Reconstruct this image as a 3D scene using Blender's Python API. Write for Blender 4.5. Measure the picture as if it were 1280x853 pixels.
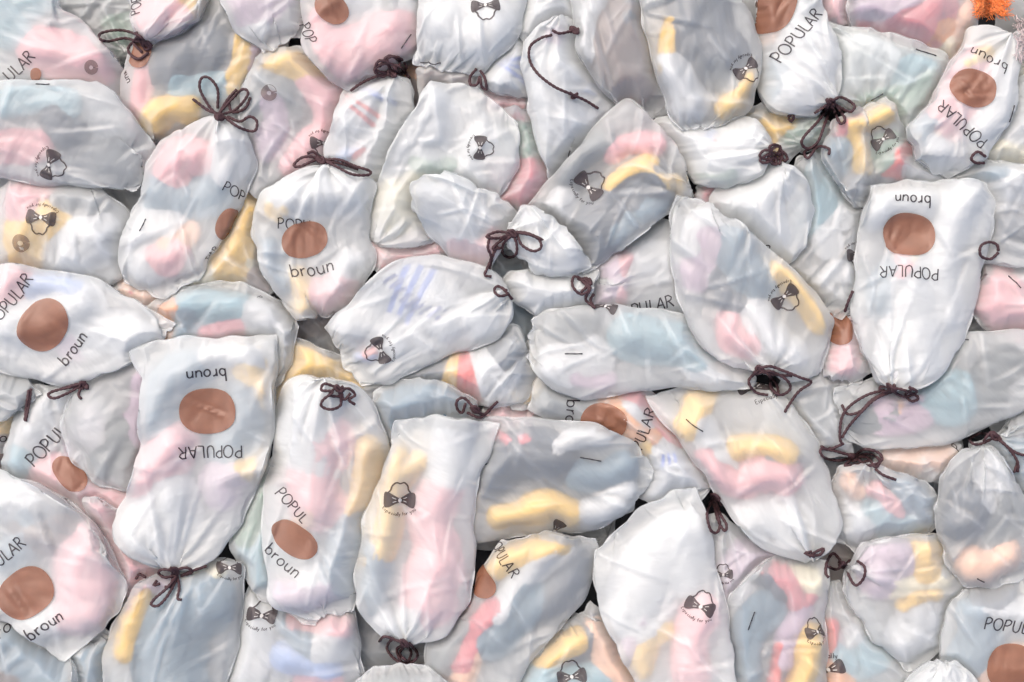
import bpy, math, random
import numpy as np
rng = np.random.RandomState(7); random.seed(7)
sc = bpy.context.scene
for o in list(bpy.data.objects): bpy.data.objects.remove(o)

# ---------------------------------------------------------------- camera, sky, sun, exposure
MM = 0.001
CX, CY = 640.0, 426.5          # picture centre; 1 unit of the traced plan = 1 mm on the pile
ZREF = 95.0                    # mm, height of the plan above the ground
CAMH = 1900.0                  # mm above the plan
cam = bpy.data.cameras.new('camera'); co = bpy.data.objects.new('camera', cam)
sc.collection.objects.link(co); sc.camera = co
cam.sensor_width = 36.0; cam.lens = 36.0 * CAMH / 1280.0
co.location = (0, 0, (ZREF + CAMH) * MM); co.rotation_euler = (0, 0, 0)
cam.clip_start = 0.05; cam.clip_end = 200
w = bpy.data.worlds.new('World'); sc.world = w; w.use_nodes = True
nt = w.node_tree
bg = nt.nodes['Background']; sky = nt.nodes.new('ShaderNodeTexSky')
sky.sky_type = 'NISHITA'; sky.sun_disc = False
SUN_EL, SUN_AZ = 58.0, -35.0   # degrees; azimuth measured from +Y towards +X
sky.sun_elevation = math.radians(SUN_EL); sky.sun_rotation = math.radians(SUN_AZ)
sky.air_density = 0.5; sky.dust_density = 4.0; sky.ozone_density = 0.6
nt.links.new(sky.outputs[0], bg.inputs[0]); bg.inputs[1].default_value = 0.15
sl = bpy.data.lights.new('sun', 'SUN'); so = bpy.data.objects.new('sun', sl); sc.collection.objects.link(so)
sl.energy = 0.8; sl.angle = math.radians(110); sl.color = (1.0, 0.93, 0.80)
so.rotation_euler = (math.radians(90 - SUN_EL), 0, math.radians(180 - SUN_AZ))
sc.view_settings.view_transform = 'Standard'; sc.view_settings.look = 'None'
sc.view_settings.gamma = 1.0; sc.view_settings.exposure = 1.14
sc.render.engine = 'CYCLES'
cy = sc.cycles
cy.transparent_max_bounces = 14; cy.max_bounces = 9; cy.transmission_bounces = 7
cy.diffuse_bounces = 6; cy.glossy_bounces = 2; cy.use_denoising = True
cy.sample_clamp_indirect = 10; cy.use_adaptive_sampling = True; cy.adaptive_threshold = 0.03; cy.caustics_reflective = False

# ---------------------------------------------------------------- materials
def newmat(name):
    m = bpy.data.materials.new(name); m.use_nodes = True
    n = m.node_tree.nodes; n.clear()
    out = n.new('ShaderNodeOutputMaterial')
    return m, n, m.node_tree.links, out

def film_material(name, opac, tint=(0.925, 0.950, 0.930)):
    m, n, L, out = newmat(name)
    tc = n.new('ShaderNodeTexCoord')
    # only the finest crinkle is left to a bump; folds and creases are in the mesh
    oi = n.new('ShaderNodeObjectInfo')
    off = n.new('ShaderNodeVectorMath'); off.operation = 'ADD'
    L.new(tc.outputs['Object'], off.inputs[0]); L.new(oi.outputs['Random'], off.inputs[1])
    an = n.new('ShaderNodeMath'); an.operation = 'MULTIPLY'; an.inputs[1].default_value = 40.0
    L.new(oi.outputs['Random'], an.inputs[0])
    vr = n.new('ShaderNodeVectorRotate'); vr.rotation_type = 'Z_AXIS'
    L.new(off.outputs[0], vr.inputs['Vector']); L.new(an.outputs[0], vr.inputs['Angle'])
    mp = n.new('ShaderNodeMapping'); mp.inputs['Scale'].default_value = (25, 75, 25)
    L.new(vr.outputs[0], mp.inputs['Vector'])
    nn = n.new('ShaderNodeTexNoise'); nn.inputs['Scale'].default_value = 1.0; nn.inputs['Detail'].default_value = 2
    L.new(mp.outputs[0], nn.inputs['Vector'])
    bp = n.new('ShaderNodeBump'); bp.inputs['Strength'].default_value = 1.0; bp.inputs['Distance'].default_value = 0.0017
    L.new(nn.outputs[0], bp.inputs['Height'])
    dif = n.new('ShaderNodeBsdfDiffuse'); dif.inputs[0].default_value = (*tint, 1)
    trl = n.new('ShaderNodeBsdfTranslucent'); trl.inputs[0].default_value = (*tint, 1)
    tra = n.new('ShaderNodeBsdfTransparent'); tra.inputs[0].default_value = (0.97, 0.98, 0.98, 1)
    rfr = n.new('ShaderNodeBsdfRefraction'); rfr.inputs['Roughness'].default_value = 0.72; rfr.inputs['IOR'].default_value = 1.2
    rfr.inputs[0].default_value = (0.98, 0.99, 0.99, 1)
    glo = n.new('ShaderNodeBsdfGlossy'); glo.inputs['Roughness'].default_value = 0.34
    for b in (dif, trl, glo, rfr): L.new(bp.outputs[0], b.inputs['Normal'])
    m1 = n.new('ShaderNodeMixShader'); m1.inputs[0].default_value = 0.50
    L.new(dif.outputs[0], m1.inputs[1]); L.new(trl.outputs[0], m1.inputs[2])
    m2 = n.new('ShaderNodeMixShader'); m2.inputs[0].default_value = 0.80
    L.new(tra.outputs[0], m2.inputs[1]); L.new(rfr.outputs[0], m2.inputs[2])
    lw = n.new('ShaderNodeLayerWeight'); lw.inputs[0].default_value = 0.35
    nz = n.new('ShaderNodeTexNoise'); nz.inputs['Scale'].default_value = 9; nz.inputs['Detail'].default_value = 0
    L.new(tc.outputs['Object'], nz.inputs['Vector'])
    a1 = n.new('ShaderNodeMath'); a1.operation = 'MULTIPLY_ADD'; a1.inputs[1].default_value = 0.55; a1.inputs[2].default_value = opac - 0.09
    L.new(lw.outputs['Facing'], a1.inputs[0])
    a2 = n.new('ShaderNodeMath'); a2.operation = 'MULTIPLY_ADD'; a2.inputs[1].default_value = 0.16; a2.use_clamp = True
    L.new(nz.outputs[0], a2.inputs[0]); L.new(a1.outputs[0], a2.inputs[2])
    # film goes whiter where it has been creased
    at = n.new('ShaderNodeAttribute'); at.attribute_name = 'crease'
    a3 = n.new('ShaderNodeMath'); a3.operation = 'MULTIPLY_ADD'; a3.inputs[1].default_value = 0.25; a3.use_clamp = True
    L.new(at.outputs['Fac'], a3.inputs[0]); L.new(a2.outputs[0], a3.inputs[2])
    m3 = n.new('ShaderNodeMixShader')
    L.new(a3.outputs[0], m3.inputs[0]); L.new(m2.outputs[0], m3.inputs[1]); L.new(m1.outputs[0], m3.inputs[2])
    fr = n.new('ShaderNodeFresnel'); fr.inputs[0].default_value = 1.5; L.new(bp.outputs[0], fr.inputs['Normal'])
    m4 = n.new('ShaderNodeMixShader')
    fs = n.new('ShaderNodeMath'); fs.operation = 'MULTIPLY'; fs.inputs[1].default_value = 0.75; L.new(fr.outputs[0], fs.inputs[0])
    L.new(fs.outputs[0], m4.inputs[0]); L.new(m3.outputs[0], m4.inputs[1]); L.new(glo.outputs[0], m4.inputs[2])
    L.new(m4.outputs[0], out.inputs[0])
    return m

FILM = {'c': film_material('frosted_film_clear', 0.33), 'm': film_material('frosted_film', 0.41),
        'w': film_material('frosted_film_milky', 0.54), 'g': film_material('frosted_film_greenish', 0.46, (0.88, 0.94, 0.91))}

def back_material(name):
    m, n, L, out = newmat(name)
    d = n.new('ShaderNodeBsdfDiffuse'); d.inputs[0].default_value = (.92, .94, .95, 1)
    t = n.new('ShaderNodeBsdfTransparent'); t.inputs[0].default_value = (.96, .97, .97, 1)
    l = n.new('ShaderNodeBsdfTranslucent'); l.inputs[0].default_value = (.92, .94, .95, 1)
    a = n.new('ShaderNodeMixShader'); a.inputs[0].default_value = .35; b = n.new('ShaderNodeMixShader'); b.inputs[0].default_value = .45
    L.new(d.outputs[0], a.inputs[1]); L.new(l.outputs[0], a.inputs[2]); L.new(a.outputs[0], b.inputs[2]); L.new(t.outputs[0], b.inputs[1])
    L.new(b.outputs[0], out.inputs[0]); return m
BACK = back_material('frosted_film_underside')

def cloth_material(name, c1, bands=None, scale=1):
    m, n, L, out = newmat(name)
    p = n.new('ShaderNodeBsdfPrincipled'); L.new(p.outputs[0], out.inputs[0])
    p.inputs['Roughness'].default_value = 0.9; p.inputs['Specular IOR Level'].default_value = 0.1
    tc = n.new('ShaderNodeTexCoord'); nz = n.new('ShaderNodeTexNoise'); nz.inputs['Scale'].default_value = 14
    L.new(tc.outputs['Object'], nz.inputs['Vector'])
    if bands is None:
        cr = n.new('ShaderNodeValToRGB'); L.new(nz.outputs[0], cr.inputs[0])
        cr.color_ramp.elements[0].color = (*[v * 0.86 for v in c1], 1); cr.color_ramp.elements[0].position = 0.35
        cr.color_ramp.elements[1].color = (*c1, 1); cr.color_ramp.elements[1].position = 0.6
        L.new(cr.outputs[0], p.inputs['Base Color'])
    else:      # knitted bands running round the sock, along its UV length
        uv = n.new('ShaderNodeUVMap'); sp = n.new('ShaderNodeSeparateXYZ'); L.new(uv.outputs[0], sp.inputs[0])
        cr = n.new('ShaderNodeValToRGB'); cr.color_ramp.interpolation = 'CONSTANT'
        L.new(sp.outputs[0], cr.inputs[0])
        el = cr.color_ramp.elements
        el[0].position = 0; el[0].color = (*bands[0][1], 1); el[1].position = bands[1][0]; el[1].color = (*bands[1][1], 1)
        for ps, c in bands[2:]:
            e = el.new(ps); e.color = (*c, 1)
        L.new(cr.outputs[0], p.inputs['Base Color'])
    wv = n.new('ShaderNodeTexNoise'); wv.inputs['Scale'].default_value = 320; L.new(tc.outputs['Object'], wv.inputs['Vector'])
    bp = n.new('ShaderNodeBump'); bp.inputs['Strength'].default_value = 0.4; bp.inputs['Distance'].default_value = 0.002
    L.new(wv.outputs[0], bp.inputs['Height']); L.new(bp.outputs[0], p.inputs['Normal'])
    return m
CC = dict(white=(0.60, 0.61, 0.62), pink=(0.82, 0.36, 0.38), rose=(0.62, 0.10, 0.13), yellow=(0.85, 0.50, 0.03),
          navy=(0.018, 0.04, 0.075), grey=(0.17, 0.19, 0.20), slate=(0.12, 0.21, 0.28), blue=(0.22, 0.34, 0.62),
          aqua=(0.22, 0.38, 0.44), red=(0.70, 0.04, 0.03), orange=(0.85, 0.30, 0.05), peach=(0.85, 0.48, 0.30),
          brown=(0.11, 0.05, 0.04), cream=(0.78, 0.70, 0.48), lilac=(0.50, 0.36, 0.46), green=(0.16, 0.28, 0.20))
CLOTH = {k: cloth_material('knit_' + k, v) for k, v in CC.items()}
W, BL, RD = CC['white'], (0.12, 0.22, 0.62), CC['red']
CLOTH['bluestripe'] = cloth_material('knit_white_blue_stripes', W, [(0, W), (.30, BL), (.36, W), (.42, BL), (.48, W), (.54, BL), (.60, W)])
CLOTH['redstripe'] = cloth_material('knit_white_red_stripes', W, [(0, W), (.30, RD), (.36, W), (.42, RD), (.48, W), (.64, BL), (.70, W)])
CLOTH['multi'] = cloth_material('knit_colour_bands', W, [(0, CC['navy']), (.28, CC['yellow']), (.40, RD), (.56, W), (.78, CC['navy'])])

def plain(name, col, rough=0.6, trans=0.0):
    m, n, L, out = newmat(name)
    p = n.new('ShaderNodeBsdfPrincipled'); p.inputs['Base Color'].default_value = (*col, 1); p.inputs['Roughness'].default_value = rough
    tc = n.new('ShaderNodeTexCoord'); nz = n.new('ShaderNodeTexNoise'); nz.inputs['Scale'].default_value = 60; nz.inputs['Detail'].default_value = 4
    L.new(tc.outputs['Object'], nz.inputs['Vector'])
    hs = n.new('ShaderNodeHueSaturation'); hs.inputs['Color'].default_value = (*col, 1)
    mr = n.new('ShaderNodeMapRange'); mr.inputs[3].default_value = 0.75; mr.inputs[4].default_value = 1.25
    L.new(nz.outputs[0], mr.inputs[0]); L.new(mr.outputs[0], hs.inputs['Value']); L.new(hs.outputs[0], p.inputs['Base Color'])
    if trans > 0:
        t = n.new('ShaderNodeBsdfTransparent'); mx = n.new('ShaderNodeMixShader'); mx.inputs[0].default_value = trans
        L.new(p.outputs[0], mx.inputs[1]); L.new(t.outputs[0], mx.inputs[2]); L.new(mx.outputs[0], out.inputs[0])
    else:
        L.new(p.outputs[0], out.inputs[0])
    return m
INK = plain('black_ink', (0.022, 0.017, 0.02), 0.5, 0.08)
INKS = plain('dark_brown_ink', (0.045, 0.034, 0.034), 0.5, 0.16)
INKR = plain('faded_brown_ink', (0.14, 0.09, 0.08), 0.5, 0.45)
BROWN = plain('brown_ink', (0.205, 0.085, 0.046), 0.45, 0.15)
CORD = plain('brown_cord', (0.040, 0.014, 0.017), 0.75)
STEEL = plain('dark_staple_wire', (0.03, 0.03, 0.035), 0.4)
ORANGE = plain('orange_net', (0.85, 0.24, 0.06), 0.5, 0.1)
NETW = plain('pale_net', (0.5, 0.42, 0.41), 0.5, 0.05)
SEAM = plain('welded_film_edge', (0.80, 0.82, 0.83), 0.35, 0.45)
BLUEINK = plain('blue_ink', (0.05, 0.09, 0.30), 0.8, 0.0)
GROUND = plain('dark_ground', (0.028, 0.03, 0.034), 0.9)

def mesh_obj(name, V, F, mat, parent=None, smooth=True, uv=None):
    me = bpy.data.meshes.new(name)
    V = np.asarray(V, np.float32); F = np.asarray(F, np.int32)
    k = F.shape[1]
    me.vertices.add(len(V)); me.vertices.foreach_set('co', V.ravel())
    me.loops.add(F.size); me.loops.foreach_set('vertex_index', F.ravel())
    me.polygons.add(len(F)); me.polygons.foreach_set('loop_start', np.arange(0, F.size, k, dtype=np.int32))
    if smooth: me.polygons.foreach_set('use_smooth', np.ones(len(F), bool))
    me.update(calc_edges=True)
    if uv is not None:
        ul = me.uv_layers.new(name='UVMap'); ul.data.foreach_set('uv', uv[F.ravel()].astype(np.float32).ravel())
    me.materials.append(mat)
    o = bpy.data.objects.new(name, me); sc.collection.objects.link(o)
    if parent is not None: o.parent = parent
    return o

# ---------------------------------------------------------------- the bags, traced on the plan (x right, y down, mm)
# bag(layer, words, outline starting at the gathered neck, index of the two bottom corners, film, puff, socks, prints, cord)
BAGS = []
def bag(z, desc, pts, c1, c2, film='m', puff=0.0, socks='', prints=(), cord=None, staple=()):
    P = [tuple(float(v) for v in p.split(',')) for p in pts.split()]
    S = []
    for s in socks.split(';'):
        if s.strip():
            c, r = s.split(); S.append((c, *[float(v) for v in r.split(',')]))
    BAGS.append(dict(z=z, desc=desc, P=P, c1=c1, c2=c2, film=film, puff=puff, socks=S, prints=prints, cord=cord, staple=staple))
# ---- left edge and top left
bag(3, 'with LAR print and pink sock, top left corner', '-30,-70 20,-50 58,0 112,48 160,105 170,165 40,200 -80,190 -80,0', 5, 7, 'm', .1,
    'pink 92,76,-12,120,66,42; aqua 30,20,60,90,60,30; grey 20,130,0,100,60,20', [('T', 'ULAR', 36, 93, 42, 14), ('D', 53, 104, 0, 6, 7), ('R', 115, 98, 0, 8)])
bag(1, 'with dark lines behind the cord bow, top left', '165,70 130,70 90,40 60,0 60,-60 200,-60 190,0 185,50', 4, 5, 'c', 0,
    'grey 110,10,20,90,40; green 150,40,-60,70,40,25')
bag(6, 'lying sideways under the corner bag, left edge', '-90,165 -60,115 0,108 60,106 128,109 152,135 188,186 166,234 110,232 60,228 0,222 -60,225', 6, 7, 'm', .1,
    'navy 82,160,-60,70,46,34; pink 15,185,5,110,44,30; grey 150,200,-30,60,50,20; aqua 50,130,0,110,40,24', [('E', 68, 204, -112, .95)], None, [(60, 118, 0, 17)])
bag(5, 'with pink sock tied at its bottom, top left', '184,56 172,38 166,0 160,-80 285,-80 262,-10 245,28', 3, 4, 'm', .1,
    'pink 205,25,10,80,56,44; yellow 247,5,-40,70,34,40; white 190,-20,0,70,50,30', [('T', 'POP', 181, 8, 105, 12)],
    [[(184, 56), (172, 44), (150, 38), (128, 41), (124, 48), (135, 52), (155, 48), (172, 52)], [(172, 46), (160, 62), (172, 74), (186, 66)], [(180, 52), (166, 52), (178, 66)], [(170, 40), (182, 62), (190, 56)]])
bag(4, 'with yellow and navy socks above the upright bow', '330,-40 240,20 190,48 172,80 162,135 172,168 250,182 320,170 352,92 345,40', 5, 6, 'c', .05,
    'navy 245,75,25,110,70,40; yellow 215,145,25,80,40,44; pink 183,120,82,110,26,30; aqua 255,110,0,80,40,30; yellow 300,85,70,80,30,34; lilac 330,60,60,80,40,34',
    [('D', 190, 72, -5, 14, 20), ('T', 'aun', 177, 101, -60, 9)])
bag(6, 'ending in a white triangle corner, top edge', '340,-110 265,-60 275,-10 302,35 334,68 384,38 432,-8 440,-60', 4, 5, 'm', 0,
    'lilac 335,-5,40,110,60,30; yellow 412,-2,60,80,40,34; white 320,30,-60,50,40,20', (), None, [(381, 33, 30, 20)])
bag(7, 'stuffed with one large pink sock, top edge', '450,-110 400,-60 383,0 386,50 396,80 434,112 500,78 556,34 566,0 530,-60', 5, 7, 'm', .1,
    'pink 450,62,20,150,76,46; white 465,5,10,130,50,30; pink 410,40,80,90,40,34; grey 500,0,30,60,30,28', [('D', 422, 14, 50, 16, 19), ('T', 'POP', 397, 47, -62, 13)], None, [(503, 51, 58, 20)])
bag(7, 'white with a bow emblem, top edge left of centre', '590,-110 535,-60 528,0 521,78 578,90 600,88 640,55 655,0 655,-60', 3, 4, 'w', .2,
    'white 585,40,0,110,80,46; white 595,-15,30,100,60,30', [('E', 605, 12, 182, .95)], None, [(540, 80, -6, 26)])
bag(2, 'grey-pink under the white emblem bag', '596,90 560,85 530,95 540,160 600,165 650,160 660,120 640,80', 3, 5, 'm', 0, 'brown 565,100,10,70,40,24; pink 640,130,10,70,40,30; orange 524,98,40,50,40,34', (),
    [[(596, 86), (588, 96), (588, 106), (596, 106), (600, 96), (602, 108), (608, 112), (606, 98), (600, 88)]])
bag(3, 'holding a blue striped sock, top centre', '690,40 650,35 615,50 600,110 690,130 700,80', 3, 4, 'c', 0, 'bluestripe 640,85,88,100,66,40')
bag(3, 'plain and thin, top centre edge', '690,-70 640,-50 638,10 655,55 720,50 726,-50', 3, 4, 'w', .1, 'white 680,10,20,80,60,34')
bag(5, 'crossed by a loose brown cord, upper centre', '700,22 670,45 655,75 662,135 676,190 692,230 720,205 766,140 762,90 750,50', 5, 6, 'w', .15,
    'white 705,110,80,140,76,44; lilac 715,60,-20,70,30,34; blue 725,90,-40,70,34,24', (),
    [[(718, 38), (700, 42), (690, 38)], [(690, 44), (676, 48), (663, 58), (662, 75), (672, 92), (692, 108), (714, 118), (732, 126), (748, 136)], [(712, 116), (720, 122), (714, 122), (722, 117)]], [(711, 197, 66, 22)])
bag(5, 'white with red striped sock, left of centre top', '490,96 512,108 517,145 503,185 478,228 462,250 410,240 408,205 424,150 434,118 460,100', 5, 6, 'w', .15,
    'redstripe 460,135,60,110,64,42; white 470,190,70,90,60,40; blue 445,195,20,46,18,36; red 452,196,40,24,12,38', [('T', 'P', 484, 205, 0, 10)],
    [[(490, 92), (470, 88), (474, 76), (488, 80), (500, 92), (508, 84), (498, 72), (484, 74), (490, 92)], [(488, 90), (470, 96), (452, 104), (438, 114)], [(490, 90), (478, 96), (468, 88), (480, 80), (500, 84), (512, 98)], [(492, 88), (500, 78), (486, 70), (474, 84)]])
bag(4, 'pale grey with yellow sock above the flat bow', '400,262 330,245 314,200 312,140 322,98 345,75 385,72 432,104 442,140 425,200 415,240', 4, 7, 'm', .05,
    'yellow 370,85,-15,100,40,40; pink 410,140,-70,120,50,40; grey 350,125,10,80,70,32; pink 385,190,50,80,36,36; lilac 345,160,80,90,40,30', [('E', 401, 181, 184, .8), ('R', 346, 127, 0, 9)])
bag(8, 'tied with the large upright bow, upper left', '275,146 235,160 192,188 168,255 148,325 156,352 202,372 248,350 284,292 312,240 320,200 306,160', 5, 7, 'm', .1,
    'pink 232,205,30,80,60,44; slate 235,245,0,110,60,36; white 190,300,60,110,70,30; pink 210,320,20,60,40,34; peach 225,300,30,60,30,22; white 285,200,80,90,50,44',
    [('D', 282, 280, 62, 20, 13), ('T', 'POP', 292, 242, -25, 12), ('T', 'BAR', 264, 314, 60, 9)],
    [[(274, 146), (262, 134), (250, 112), (252, 98), (262, 98), (272, 112), (272, 136)], [(276, 144), (260, 138), (246, 128), (241, 124)], [(276, 144), (296, 136), (310, 118), (303, 112), (288, 126), (274, 142)], [(280, 146), (300, 160), (318, 164), (321, 152), (312, 146), (300, 152), (284, 146)], [(274, 142), (285, 124), (296, 112)], [(285, 124), (290, 140), (306, 136), (313, 122)]], [(187, 283, 70, 16)])
bag(8, 'with folded print tied by the flat bow', '412,208 380,214 334,240 316,272 324,318 342,360 372,400 428,392 452,362 470,330 462,290 470,236 450,222', 6, 7, 'w', .15,
    'white 400,250,10,120,60,46; yellow 379,368,-78,70,30,44; pink 412,366,20,70,44,46; slate 345,335,-70,70,40,34; yellow 360,265,0,50,30,36; white 430,340,60,60,40,40',
    [('D', 384, 300, 18, 25, 19), ('T', 'POPU', 373, 284, -4, 12), ('T', 'broun', 393, 330, 14, 14)],
    [[(400, 200), (388, 196), (376, 198), (367, 207), (376, 208), (390, 202), (402, 198)], [(402, 200), (420, 208), (440, 218), (460, 219), (462, 214), (444, 208), (424, 200), (404, 200)], [(400, 198), (392, 190), (384, 192)], [(404, 202), (424, 204), (448, 212)]])
bag(3, 'with yellow socks squeezed between two tied bags', '300,200 270,260 235,330 250,372 330,372 352,340 335,270', 3, 4, 'c', 0, 'yellow 300,300,80,120,50,40; cream 275,340,20,90,40,34; brown 325,360,0,50,40,20')
bag(5, 'with yellow emblem patch at the left edge', '60,372 10,345 -4,300 6,250 20,228 70,222 128,238 160,268 168,300 150,350', 4, 6, 'm', .1,
    'pink 45,245,60,80,50,40; yellow 55,285,30,90,60,44; yellow 40,320,80,50,40,36; white 110,305,30,90,70,46; grey 105,250,0,70,50,34', [('E', 68, 279, 172, .95), ('R', 45, 306, 0, 10)])
bag(9, 'showing the whole POPULAR print, left edge', '-110,395 -60,338 0,332 62,336 122,350 182,384 226,404 188,440 110,478 70,482 0,462 -60,455', 6, 7, 'w', .15,
    'pink 10,365,40,90,50,40; white 60,400,10,150,80,46; lilac 100,420,60,60,50,34; white 150,420,-10,110,60,36; blue 70,360,0,80,30,34', [('F', 62, 407, 52, 1.05)], None, ())
bag(5, 'pale blue behind the upside-down POPULAR bag', '215,470 200,430 188,390 230,362 292,356 350,378 370,410 352,475 300,490', 3, 6, 'c', .05,
    'orange 212,400,70,60,30,36; aqua 265,385,-5,110,44,38; pink 300,408,10,100,26,38; white 340,410,-60,80,50,34; slate 240,400,80,50,40,30', [('T', 'P', 327, 374, -40, 7)])
bag(5, 'with POPU print partly covered, lower left', '78,480 45,488 28,530 20,590 50,625 100,680 160,700 200,660 165,580 135,510 108,480', 5, 7, 'm', .1,
    'white 60,520,70,90,60,36; pink 110,620,-35,140,70,42; aqua 40,560,70,90,40,30; lilac 120,540,60,80,60,30', [('T', 'POPULAR', 82, 546, 48, 15), ('D', 100, 588, -50, 24, 13)],
    [[(105, 482), (90, 484), (68, 489), (60, 494), (68, 498), (84, 492), (100, 484), (98, 494), (102, 499)], [(108, 478), (92, 482), (78, 486)], [(36, 488), (33, 508), (31, 526)], [(39, 486), (36, 506), (32, 527)]])
bag(7, 'empty looking clear end between POPU and upside-down bags', '230,500 210,450 165,440 100,488 90,545 128,598 190,612 240,600 260,560', 3, 6, 'c', .1, 'grey 150,560,60,80,40,20; lilac 180,510,70,100,40,22')
bag(11, 'with upside-down print and knotted neck, lower left', '216,712 168,692 147,658 158,622 176,580 182,500 166,438 210,424 346,420 346,470 342,530 330,590 300,655 268,698', 6, 8, 'w', .1,
    'white 200,650,60,130,90,50; pink 205,575,50,110,60,50; slate 215,490,55,130,60,44; yellow 322,582,15,60,30,50; yellow 322,470,-60,100,44,42; slate 300,530,70,130,60,38; white 300,445,0,100,40,38; lilac 280,600,60,70,50,44',
    [('F', 264, 517, 182, 1.05)],
    [[(218, 714), (204, 712), (198, 716), (206, 722), (220, 720), (208, 736), (194, 748), (189, 756), (198, 757), (210, 744), (222, 722)], [(220, 714), (224, 734), (222, 748), (227, 750)], [(220, 712), (234, 710), (240, 716), (226, 720)], [(200, 730), (192, 732), (196, 726)], [(216, 714), (214, 732), (206, 734)]])
bag(10, 'pinkish with knotted neck above folded print, centre left', '412,474 375,470 350,492 338,560 330,625 330,700 345,752 382,775 440,765 452,720 470,660 486,600 486,545 462,500 440,480', 7, 8, 'w', .1,
    'white 395,530,80,150,80,50; pink 400,590,80,140,70,48; yellow 455,600,80,110,36,42; slate 435,690,70,110,60,42; lilac 380,740,10,90,40,44; white 410,720,10,80,40,40; peach 380,655,60,50,30,30',
    [('T', 'POPUL', 370, 628, -45, 13), ('D', 372, 667, -38, 27, 17), ('T', 'broun', 361, 692, -38, 13)],
    [[(424, 486), (406, 480), (402, 488), (416, 490), (404, 500), (402, 508), (414, 512), (426, 506), (424, 490)], [(424, 488), (436, 486), (444, 494), (436, 500), (444, 506)], [(426, 486), (430, 500), (438, 492)], [(420, 484), (412, 494), (424, 496)]])
bag(8, 'clear side of a bag tucked under knotted centre-left bag', '360,560 318,612 278,662 305,705 330,745 400,778 440,700 400,600', 2, 5, 'm', .05,
    'green 325,635,70,100,40,28; aqua 330,690,50,90,60,34; white 300,660,60,60,40,24')
bag(4, 'yellow topped above a knotted neck, centre', '500,560 440,560 345,510 352,430 400,436 452,462 505,512', 2, 4, 'c', 0, 'yellow 400,465,-20,120,56,44; yellow 365,490,70,90,40,36; navy 430,445,-30,60,24,34')
bag(9, 'white with blue striped sock, left of centre', '636,364 608,336 560,322 524,318 492,332 444,372 408,408 430,452 452,484 500,474 560,446 620,424 642,396', 6, 8, 'w', .15,
    'bluestripe 515,375,-25,150,90,48; white 470,410,-20,110,70,46; white 560,400,10,120,60,42; red 465,440,40,24,12,40; blue 458,446,0,30,12,36', [('E', 480, 434, 108, .95), ('Z', 520, 378, -32, 1)],
    [[(634, 364), (622, 358), (618, 364), (624, 370), (634, 368), (628, 360)], [(634, 366), (640, 374)]])
bag(4, 'with yellow, red and navy banded sock, centre', '660,440 640,410 590,430 505,452 515,480 580,505 648,500 662,470', 3, 5, 'c', .05, 'multi 585,462,8,150,76,48; navy 530,468,10,70,40,36; white 625,470,0,50,40,34')
bag(4, 'slate blue with cord at its end, centre', '598,508 560,484 510,476 470,492 478,545 560,560 610,540', 3, 5, 'c', .1, 'slate 525,510,10,110,66,42',
    (), [[(594, 512), (580, 498), (571, 502), (572, 512), (578, 516), (582, 504)], [(594, 514), (606, 518), (616, 508), (622, 502)], [(584, 516), (600, 522), (612, 512)]])
bag(3, 'small pink one behind the cord, centre', '600,520 620,490 650,500 690,520 690,560 620,560', 3, 4, 'm', 0, 'pink 630,510,20,90,50,40')
bag(5, 'cream white with faint green sock, upper centre', '470,305 462,262 482,215 506,170 540,108 596,118 642,160 640,220 600,262 530,302', 4, 6, 'w', .2,
    'white 520,170,60,130,90,46; green 545,210,-8,80,34,36; cream 520,240,50,110,80,50; white 590,200,70,90,50,34', [('E', 599, 189, -95, .8)])
bag(8, 'pinkish white one left of the central bow', '640,292 600,345 556,316 516,264 520,232 560,216 612,240 652,268', 3, 5, 'w', .15, 'white 560,262,-30,120,70,44; pink 595,312,10,70,50,42; aqua 570,245,-20,60,30,34')
bag(10, 'white one right of the central bow', '632,292 650,262 668,258 706,284 738,332 716,346 680,345 648,322', 3, 5, 'w', .2, 'white 685,305,-30,90,60,42', (),
    [[(640, 292), (622, 290), (608, 296), (624, 298), (638, 292)], [(640, 290), (664, 294), (678, 300), (660, 292), (646, 290)], [(646, 292), (652, 306), (666, 314), (676, 310), (674, 300), (664, 294)], [(642, 294), (646, 306), (645, 318), (636, 322), (628, 316), (630, 304), (640, 294)], [(612, 296), (610, 310), (614, 322), (609, 336), (606, 344), (614, 346)], [(622, 308), (616, 320), (612, 336)], [(636, 294), (620, 306), (616, 312), (626, 310)]])
bag(7, 'pale rounded one below the central bow', '740,362 742,340 690,336 640,340 628,360 664,392 702,396 735,378', 3, 5, 'w', .15, 'white 680,362,0,90,50,42', (),
    [[(734, 352), (718, 346), (716, 358), (726, 368), (736, 362), (726, 350)], [(728, 352), (738, 360), (732, 374), (742, 384)], [(722, 348), (734, 356), (726, 366)]])
bag(4, 'grey-green with rose sock, upper centre', '700,170 660,148 630,150 606,200 610,250 660,266 700,240', 3, 5, 'c', .05, 'rose 645,234,10,80,60,48; green 655,180,-10,80,50,34; pink 640,135,5,70,50,34', [('T', 'broun', 680, 218, 95, 9)])
bag(9, 'with navy sock and yellow band, upper centre', '864,240 846,190 812,150 782,128 738,164 700,212 656,262 700,282 732,345 800,294 850,254', 6, 8, 'c', .1,
    'navy 770,262,38,160,80,46; yellow 785,220,28,80,26,56; yellow 822,222,-35,70,26,58; slate 790,275,30,90,70,44; grey 730,200,40,90,36,40; pink 790,185,10,80,30,38; white 690,270,30,80,50,36', [('E', 737, 233, -48, 1.05)])
bag(6, 'clear with a dark brown sock, upper right of centre', '760,-110 722,-60 716,0 722,62 742,100 776,136 830,146 850,80 820,-60', 5, 6, 'c', .15,
    'brown 782,60,80,140,90,46; navy 800,20,70,80,60,40; rose 768,50,70,60,40,40; white 735,40,80,90,30,34')
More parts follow.
